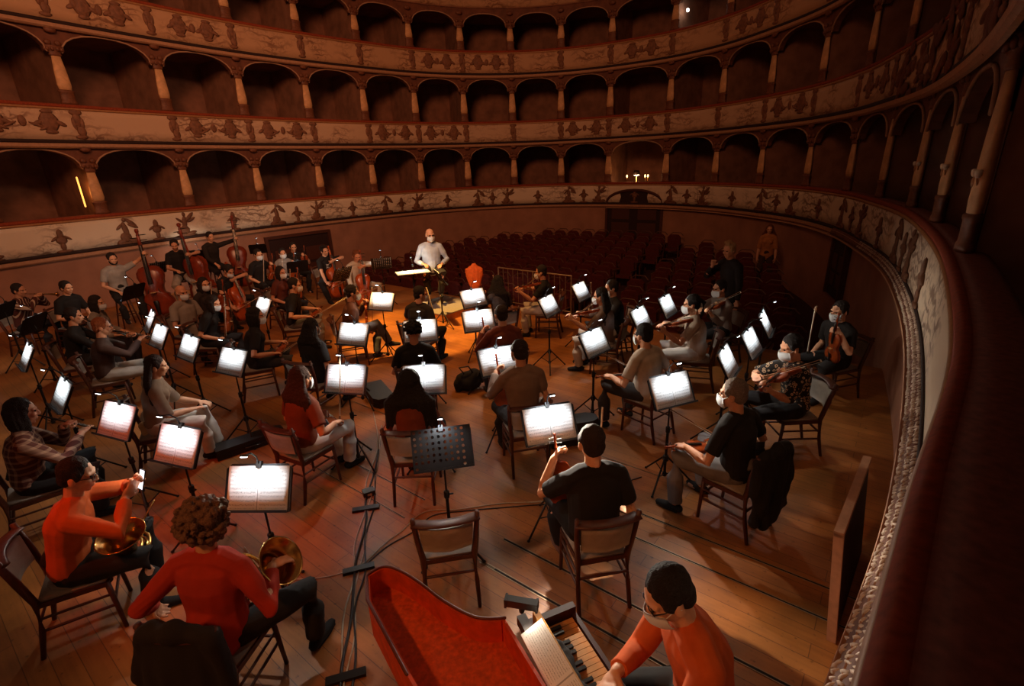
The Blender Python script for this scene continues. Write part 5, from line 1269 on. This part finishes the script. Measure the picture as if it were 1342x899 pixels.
for r in range(12):
    c = EDGE + 1.5 + r * 1.0
    z = -1.05 + (c - EDGE) * .95 / 14.5
    for kk in range(26):
        a = -15.2 + kk * .6 + (r % 2) * .3
        if -6.6 < a < -5.6: continue
        p = uv2(a, c + .012 * (a + 6) ** 2 * -1)
        zz = -1.05 + (p.dot(AXIS) - EDGE) * .95 / 14.5
        ok = True
        for i in range(0, len(CURVE), 3):
            if (CURVE[i] - p).length < .75: ok = False; break
            if (p - CURVE[i]).dot(NORM[i]) > -.5 and (CURVE[i] - p).length < 1.6: ok = False; break
        if not ok: continue
        near = min(range(len(CURVE)), key=lambda i: (CURVE[i] - p).length)
        if (p - CURVE[near]).dot(NORM[near]) > 0: continue
        m_ = at(p.x, p.y, zz, math.atan2(AXIS.x, -AXIS.y))
        if proto is None: proto = make_seat(); proto.matrix_basis = m_
        else:
            o = proto.copy(); COL.objects.link(o); o.matrix_basis = m_

# empty chair in the near middle
ch = dup(PROTO['chair'], at(-.56, 3.2, 0, math.radians(9)), 'empty wooden chair with pale padded back behind the perforated stand', 'dark wooden orchestra chairs')

# small wing-shaped keyboard instrument
RED = mat('spinet_red', 'c8440f', .55, var=.22, scale=16, bump=.1); REDI = mat('spinet_inside', 'cc4f14', .7, var=.25, scale=40)
M_KEYW = mat('key_boxwood', 'c78a45', .45); M_GOLDW = mat('nameboard_wood', 'c58a3c', .45)
t = thing('spinet', 'red wing-shaped keyboard instrument in the near foreground', 'keyboard instrument', at(0, 0))
zt, zb_ = .96, .70
_b = [(-.09, 1.99), (-.24, 2.0), (-.42, 2.11), (-.58, 2.25), (-.72, 2.35), (-.82, 2.38), (-.9, 2.32)]; outer = []
for i in range(len(_b) - 1):
    q = [V(_b[max(0, min(len(_b) - 1, i + d))] + (0,)) for d in (-1, 0, 1, 2)]
    for kk in range(5):
        u = kk / 5; w_ = .5 * ((2 * q[1]) + (q[2] - q[0]) * u + (2 * q[0] - 5 * q[1] + 4 * q[2] - q[3]) * u * u + (3 * q[1] - q[0] - 3 * q[2] + q[3]) * u ** 3); outer.append((w_.x, w_.y))
NB = len(outer) + 1
outer += [(-.9, 2.31), (-.85, 2.14), (-.55, 1.7), (-.2, 1.22), (.15, .95), (.42, 1.18), (.1, 1.62)]
cxy = (sum(x for x, y in outer) / len(outer), sum(y for x, y in outer) / len(outer))
def shrink(pl, d):
    out = []; n = len(pl)
    for i in range(n):
        a, b_, c_ = V(pl[i - 1] + (0,)), V(pl[i] + (0,)), V(pl[(i + 1) % n] + (0,)); tt = (c_ - a).normalized(); nn = V((-tt.y, tt.x, 0)); out.append(((b_ + nn * d).x, (b_ + nn * d).y))
    return out
area2 = sum(outer[i - 1][0] * outer[i][1] - outer[i][0] * outer[i - 1][1] for i in range(len(outer)))
inner = shrink(outer, .016 if area2 > 0 else -.016)
b = MB(); n = len(outer)
vs = [V((x, y, zb_)) for x, y in outer] + [V((x, y, zt)) for x, y in outer] + [V((x, y, zt)) for x, y in inner] + [V((x, y, zt - .15)) for x, y in inner]
fs = []
for i in range(n):
    j = (i + 1) % n
    for a in (0, 1, 2): fs.append((a * n + i, a * n + j, (a + 1) * n + j, (a + 1) * n + i))
b.add(vs, fs + [tuple(range(n))]); b.obj('case', RED, t)
b = MB(); b.prism(inner, zt - .16, zt - .145); b.obj('soundboard', REDI, t)
b = MB(); b.tube([(x, y, zt + .004) for x, y in outer[:NB + 2]], .009, 6); b.obj('rim_moulding', mat('spinet_rim', '5a1d0c', .5), t, True)
KD = V((.39, -.92, 0)).normalized(); KN = V((.92, .39, 0)).normalized()
k0 = V((-.02, 2.02, 0))
def kp(a, o, z): q = k0 + KD * a + KN * o; return V((q.x, q.y, z))
def slab(name, a0, a1, o0, o1, z0, z1, m, par):
    b = MB(); b.add([kp(a0, o0, z0), kp(a1, o0, z0), kp(a1, o1, z0), kp(a0, o1, z0), kp(a0, o0, z1), kp(a1, o0, z1), kp(a1, o1, z1), kp(a0, o1, z1)], [(0, 1, 2, 3), (7, 6, 5, 4), (0, 4, 5, 1), (1, 5, 6, 2), (2, 6, 7, 3), (3, 7, 4, 0)]); return b.obj(name, m, par)
slab('key_bed', -.02, .98, .06, .34, .70, .76, mat('keybed_dark', '3a150b', .6), t)
slab('nameboard', .0, .96, .085, .12, .76, .93, M_GOLDW, t)
slab('jack_rail', -.02, .98, .0, .05, .86, .92, mat('jackrail', '2a120a', .5), t)
slab('key_cheek', -.05, -.01, .06, .36, .70, .83, mat('keybed_dark', '3a150b', .6), t)
slab('front_rail', -.02, .98, .335, .36, .70, .79, mat('keybed_dark', '3a150b', .6), t)
for i in range(29): slab('natural_key', .01 + i * .0325, .04 + i * .0325, .13, .325, .765, .785, M_KEYW, t)
for i in range(28):
    if i % 7 in (2, 6): continue
    slab('accidental_key', .032 + i * .0325, .05 + i * .0325, .13, .235, .785, .8, M_EBON, t)
for a, o in ((.05, -.5), (.9, -.35), (.06, .3), (.9, .3)):
    p = kp(a, o, 0); MB().tube([p + V((0, 0, .7)), p + V((0, 0, .35)), p], [.03, .022, .018], 8, round_=False).obj('leg', RED, t, True)
# white music leaning over the nameboard, black lamp bar and dark cloth on the case
b = MB(); b.uv = []
A = [kp(.1, -.03, .93), kp(.75, -.03, .93), kp(.75, .09, .985), kp(.1, .09, .985)]
b.v = [tuple(p) for p in A] + [tuple(p - V((0, 0, .006))) for p in A]; b.uv = [(0, 1), (1, 1), (1, 0), (0, 0)] * 2
b.f = [(3, 2, 1, 0), (4, 5, 6, 7), (0, 1, 5, 4), (1, 2, 6, 5), (2, 3, 7, 6), (3, 0, 4, 7)]; b.mi = [0] * 6
o = b.obj('open_score', M_PAGE); tag(o, 'white open music lying along the red keyboard instrument', 'score')
t = thing('lamp_bar', 'black bar lamp standing on the corner of the red keyboard instrument', 'lamp', at(-.0, 2.04, .985, math.radians(-14)))
b = MB(); b.prism([(-.085, -.02), (.085, -.02), (.085, .02), (-.085, .02)], .0, .045); b.obj('housing', M_PLAS, t)
for s in (-1, 1): MB().box((s * .084, 0, .022), (.012, .05, .055)).obj('end_cap', M_PLAS, t)
MB().tube([(0, 0, .01), (0, 0, -.03)], .016, 8).obj('foot', M_BLK, t, True)
l = bpy.data.lights.new('bar_lamp_beam', 'SPOT'); l.energy = 2.2; l.color = (1, .86, .66); l.spot_size = math.radians(130); l.spot_blend = .6; l.shadow_soft_size = .03
lo = bpy.data.objects.new('bar_beam', l); COL.objects.link(lo); lo.location = (.03, 2.0, 1.0); aim(lo, kp(.4, .12, .85))
b = MB(); b.tube([kp(.1, .13, .81), kp(.2, .16, .815), kp(.32, .14, .81), kp(.46, .15, .81)], [.035, .05, .045, .03], 8, ry=[.015, .018, .02, .012])
o = link('cloth', remesh(b, .008, 1, .012, 25, 5)); o.data.materials.append(cloth('1a1310')); tag(o, 'crumpled dark cloth lying over the amber keys', 'cloth')
# bench of the keyboard player
P = by_who('keyboard player in the orange jumper'); rt = P['root']
t = thing('piano_bench', 'dark padded bench under the keyboard player in orange', 'bench', rt)
b = MB(); b.prism([(-.3, -.17), (.3, -.17), (.3, .17), (-.3, .17)], .46, .52); b.obj('seat', mat('bench_leather', '2a1610', .5), t)
for sx in (-1, 1):
    for sy in (-1, 1): MB().tube([(sx * .27, sy * .14, .46), (sx * .27, sy * .14, 0)], .02, 8, round_=False).obj('leg', M_WOOD, t, True)

# horns
o = make_horn(); o.matrix_basis = frame((-2.87, 2.97, .78), (.55, .75, .15), (-.15, -.5, .85)); tag(o, 'brass french horn resting in the orange-sweatered player\'s lap', 'horn', 'french horns')
HP = dup(o, frame((-1.53, 2.58, .86), (-.3, .6, .5), (.86, -.3, .42)), 'french horn at the right hip of the red-sweatered player', 'french horns')
# phone
t = thing('phone', 'phone with a lit white screen in the orange-sweatered player\'s hands', 'phone', None)
P = by_who('horn player in the orange sweater'); J = P['J']; c = P['root'] @ ((J['hr'] + J['hl']) * .5 + V((0, .1, .07)))
t.matrix_basis = frame(c, (.15, .35, .93), (-.5, -.82, .25))
b = MB(); b.prism([(-.037, -.075), (.037, -.075), (.037, .075), (-.037, .075)], -.004, .004); b.obj('case', M_PLAS, t)
b = MB(); b.prism([(-.034, -.07), (.034, -.07), (.034, .07), (-.034, .07)], .004, .0048); b.obj('screen', mat('phone_screen', 'e8f2ff', .3, emit=(.85, .93, 1), estr=1.3), t)

# jackets on chair backs
def jacket(P, col, label, seed, wide=1.0):
    b = MB()
    b.tube([(-.21 * wide, -.29, .84), (0, -.33, .9), (.21 * wide, -.29, .84)], [.05, .06, .05], 9)
    b.tube([(0, -.31, .86), (0, -.33, .66), (0, -.34, .42), (.02, -.33, .2)], [.2, .24 * wide, .24 * wide, .2], 14, up=(0, 1, 0), ry=[.05, .055, .06, .04])
    for s in (-1, 1): b.tube([(s * .2, -.3, .82), (s * .25, -.31, .55), (s * .22, -.32, .28)], [.06, .06, .05], 8)
    o = link('jacket', remesh(b, .013, 2, .03, 7, seed, (1.6, 1.6, .45)), None, P['root'].copy()); o.data.materials.append(cloth(col)); tag(o, label, 'jacket')
jacket(by_who('grey-haired violist'), '120d0b', 'black jacket hung over the chair of the grey-haired violist', 2, 1.05)
jacket(by_who('horn player in the red sweater'), '1a120f', 'dark jacket hung over the chair of the red-sweatered horn player', 4)
b = MB(); p = V((-4.12, 5.12, .42)); b.tube([p + V((-.12, 0, .1)), p, p + V((.02, -.02, -.22)), p + V((.1, -.04, -.36))], [.06, .13, .13, .04], 10, ry=[.05, .06, .07, .03])
o = link('shawl', remesh(b, .012, 2, .03, 9, 6)); o.data.materials.append(cloth('c8a071')); tag(o, 'cream cloth hanging from the chair of the player in white trousers', 'cloth')

# instrument cases and a bag on the boards
def case(x, y, yaw, L, w, h, label, z=0.0):
    t = thing('instrument_case', label, 'case', at(x, y, z, math.radians(yaw)), 'black instrument cases')
    b = MB(); b.prism([(-L / 2, -w / 2), (L / 2 - .1, -w / 2), (L / 2, -w / 2 + .06), (L / 2, w / 2 - .06), (L / 2 - .1, w / 2), (-L / 2, w / 2)], 0, h * .55); b.obj('shell', mat('case_black', '17120f', .5), t)
    b = MB(); b.prism([(-L / 2, -w / 2), (L / 2 - .1, -w / 2), (L / 2, -w / 2 + .06), (L / 2, w / 2 - .06), (L / 2 - .1, w / 2), (-L / 2, w / 2)], h * .58, h); b.obj('lid', mat('case_black', '17120f', .5), t)
    MB().tube([(-.08, -w / 2, h * .5), (-.08, -w / 2 - .03, h * .5), (.08, -w / 2 - .03, h * .5), (.08, -w / 2, h * .5)], .008, 6).obj('handle', M_PLAS, t, True)
case(-3.3, 5.5, 40, .78, .22, .13, 'long black violin case on the floor right of the player in white trousers')
case(-2.0, 6.75, -60, .7, .3, .14, 'black instrument case on the floor between the front lit stands')
case(.7, 5.35, 12, .6, .24, .3, 'black upright case beside the violinist in grey-brown')
b = MB(); b.ell((0, 0, .14), (.2, .14, .15), None, 14, 10); b.ell((.1, .05, .2), (.12, .1, .12), None, 12, 8); b.ell((-.14, -.02, .1), (.1, .1, .1), None, 10, 8)
t = link('rucksack', remesh(b, .014, 2, .03, 8, 8), None, at(-.68, 6.95, .0)); t.data.materials.append(cloth('15100e')); tag(t, 'lumpy dark rucksack on the lit floor right of the shawled player\'s stand', 'bag')
b = MB(); b.tube([(-.05, -.02, .26), (-.12, -.05, .38), (.02, -.05, .4), (.08, -.03, .28)], .012, 6); b.obj('strap', M_PLAS, t, True)

# cables
M_CABL = mat('cable_black', '1c1512', .5); M_CABW = mat('cable_pale', 'a8967e', .5)
def cable(pts, off, m, r, label, name='cable'):
    c = [V((x, y, 0)) for x, y in pts]; out = []
    for i in range(len(c) - 1):
        p0, p1, p2, p3 = c[max(i - 1, 0)], c[i], c[i + 1], c[min(i + 2, len(c) - 1)]
        for k in range(6):
            t = k / 6; q = .5 * ((2 * p1) + (p2 - p0) * t + (2 * p0 - 5 * p1 + 4 * p2 - p3) * t * t + (3 * p1 - p0 - 3 * p2 + p3) * t ** 3)
            out.append(q + V((off + .018 * math.sin((i + t) * 2.3 + off * 90), 0, r)))
    out.append(c[-1] + V((off, 0, r)))
    o = MB().tube(out, r, 6).obj(name, m, None, True); tag(o, label, 'cable', 'cables on the stage floor')
main = [(-2.03, 6.6), (-1.8, 5.9), (-1.66, 5.29), (-1.6, 4.74), (-1.54, 4.33), (-1.49, 4.04), (-1.44, 3.67), (-1.38, 3.35), (-1.34, 3.04), (-1.26, 2.7), (-1.2, 2.35), (-1.14, 2.0)]
cable(main[2:], 0, M_CABL, .011, 'thickest black cable of the bundle running to the bottom edge')
cable(main, -.03, M_CABW, .007, 'pale cable on the left of the long taped bundle')
cable(main[1:], .03, M_CABW, .006, 'pale cable on the right of the long taped bundle')
cable(main[3:], .055, M_CABL, .008, 'thin black cable on the right of the long taped bundle')
cable([(-1.37, 3.42), (-1.24, 3.66), (-1.07, 3.85), (-.93, 4.1), (-.6, 4.12), (-.14, 4.19), (.32, 4.23), (.7, 4.6)], 0, M_CABW, .006, 'pale cable branching right under the perforated stand')
cable([(-1.37, 3.4), (-1.2, 3.64), (-1.02, 3.83), (-.86, 4.04), (-.5, 4.1), (.0, 4.14), (.5, 4.2), (1.3, 4.55)], .03, M_CABL, .006, 'black cable branching right under the perforated stand')
cable([(-1.38, 3.4), (-1.7, 3.3), (-2.1, 3.35), (-2.5, 3.7)], 0, M_CABW, .005, 'pale cable branching left towards the red-lit floor')
for i, (x, y, yw) in enumerate(((-1.52, 4.18, 12), (-1.37, 3.38, 18), (-1.19, 2.42, 16))):
    b = MB(); b.prism([(-.13, -.03), (.13, -.03), (.13, .03), (-.13, .03)], .0, .026); o = b.obj('gaffer_tape', M_BLK, None); o.matrix_basis = at(x, y, 0, math.radians(yw))
    tag(o, ['black tape strip over the cables, the farthest of three', 'black tape strip over the cables at their branching', 'black tape strip over the cables nearest the bottom edge'][i], 'tape', 'tape strips over the cables')
t = thing('cable_box', 'small dark connector box on the taped cable bundle', 'box', at(-1.55, 4.42, 0, .5)); MB().box((0, 0, .03), (.12, .09, .06)).obj('shell', M_PLAS, t); MB().box((.0, -.046, .03), (.05, .004, .03)).obj('socket', M_SILV, t)

# bits on the tiers
M_BULB = mat('warm_bulb', 'ffb060', .4, emit=(1, .55, .2), estr=6); M_STAR = mat('white_bulb', 'fff4e0', .4, emit=(1, .93, .82), estr=30)
def lamp_light(p, e, col=(1, .5, .2)):
    l = bpy.data.lights.new('bulb', 'POINT'); l.energy = e; l.color = col; l.shadow_soft_size = .05; o = bpy.data.objects.new('bulb_light', l); COL.objects.link(o); o.location = p
pc = on((KARC[12] + KARC[13]) / 2 - .25, .75, ZT1 - .0)
t = thing('desk_lamp', 'small lit lamp on a table in the central box', 'lamp', at(pc.x, pc.y, pc.z))
MB().lathe([(.09, 0), (.09, .02), (.02, .04), (.02, .3)], 12).obj('base', M_BRASS, t, True); MB().lathe([(.16, .3), (.1, .48), (.095, .48), (.155, .3)], 16).obj('lamp_shade', mat('shade_dark', '2a1810', .6), t, True); MB().lathe([(.02, .27), (.12, .285), (.12, .3), (.02, .33)], 12).obj('bulb', mat('lamp_bulb_bright', 'ffe0b0', .4, emit=(1, .8, .5), estr=14), t, True)
lamp_light(pc + V((0, 0, .15)) - arc_at((KARC[12] + KARC[13]) / 2)[1] * .35, 9)
tb = thing('box_table', 'dark table carrying the lamp in the central box', 'table', at(pc.x, pc.y, ZT1 - .78, math.radians(-35)))
MB().box((0, 0, .76), (1.4, .5, .04)).obj('table_top', M_WOOD, tb)
for sx in (-1, 1):
    for sy in (-1, 1): MB().box((sx * .64, sy * .2, .37), (.05, .05, .74)).obj('leg', M_WOOD, tb)
for j, d in enumerate((-.42, .38, .5)):
    q = pc + V((.8 * d, -.6 * d, 0)); t = thing('candle_lamp', ['slim amber lamp left of the central box lamp', 'slim amber lamp just right of the central box lamp', 'slim amber lamp at the right end of the central box table'][j], 'lamp', at(q.x, q.y, q.z))
    MB().lathe([(.05, 0), (.05, .02), (.015, .03), (.015, .2)], 10).obj('stem', M_BRASS, t, True); MB().ell((0, 0, .25), (.03, .03, .06), None, 10, 7).obj('bulb', M_BULB, t, True)
# sconces on the near right columns
for j, c in enumerate((19, 20, 21)):
    p, n = arc_at(KARC[c]); tt = V((n.y, -n.x, 0)); q = p + n * .13
    t = thing('wall_sconce', ['glass sconce on the third column from the right', 'glass sconce on the second column from the right', 'glass sconce on the rightmost column'][j], 'sconce', at(q.x, q.y, ZT1 + .62, math.atan2(-n.x, n.y)), 'glass sconces on the columns')
    for s in (-1, 1):
        b = MB(); b.tube([(s * .06, 0, 0), (s * .1, -.04, -.02), (s * .12, -.05, .03)], .008, 6); b.obj('arm', M_GILT, t, True)
        MB().lathe([(.0, .03), (.018, .04), (.026, .06), (.028, .09), (.016, .1)], 12, M.Translation((s * .12, -.05, 0))).obj('glass_shade', mat('sconce_glass', 'e8d8c0', .15), t, True)
    MB().ell((0, -.05, .0), (.035, .025, .05), None, 9, 7).obj('back_plate', M_GILT, t, True)
p = on(KARC[12] + 1.95, .6, ZT3 + .75)
o = MB().ell((0, 0, 0), (.05, .05, .05), None, 10, 8).obj('bulb', M_STAR, None, True); o.location = (6.62, 20.5, 8.11); tag(o, 'single white point of light in a dark top tier box', 'bulb')
q, n = arc_at(KARC[3] - .22); q = q + n * .35
o = MB().tube([(0, 0, ZT1 + .25), (0, 0, ZT1 + .95)], .018, 8).obj('tube_light', mat('tube_glow', 'ff8a30', .4, emit=(1, .4, .08), estr=2.2), None, True); o.matrix_basis = at(q.x, q.y, 0); tag(o, 'thin glowing orange tube in a lowest tier box at left', 'lamp')
lamp_light(V((q.x, q.y, ZT1 + .6)) - n * .15, 2.5, (1, .4, .1))
# leaning panel by the right wall
t = thing('leaning_panel', 'tall dark wooden panel leaning by the right wall', 'panel', at(2.52, 2.98, 0, math.radians(48)))
R_ = M.Rotation(math.radians(-6), 4, 'X')
b = MB(); b.prism([(-.55, -.018), (.55, -.018), (.55, .018), (-.55, .018)], 0, .86, R_); b.obj('board', mat('panel_dark', '2a150d', .7), t)
b = MB(); b.prism([(-.57, -.028), (-.53, -.028), (-.53, .028), (-.57, .028)], 0, .88, R_); b.prism([(-.57, -.028), (.57, -.028), (.57, .028), (-.57, .028)], .85, .89, R_); b.obj('lit_edge', M_BAND, t)  # pale strips put the light on the board's edge into colour
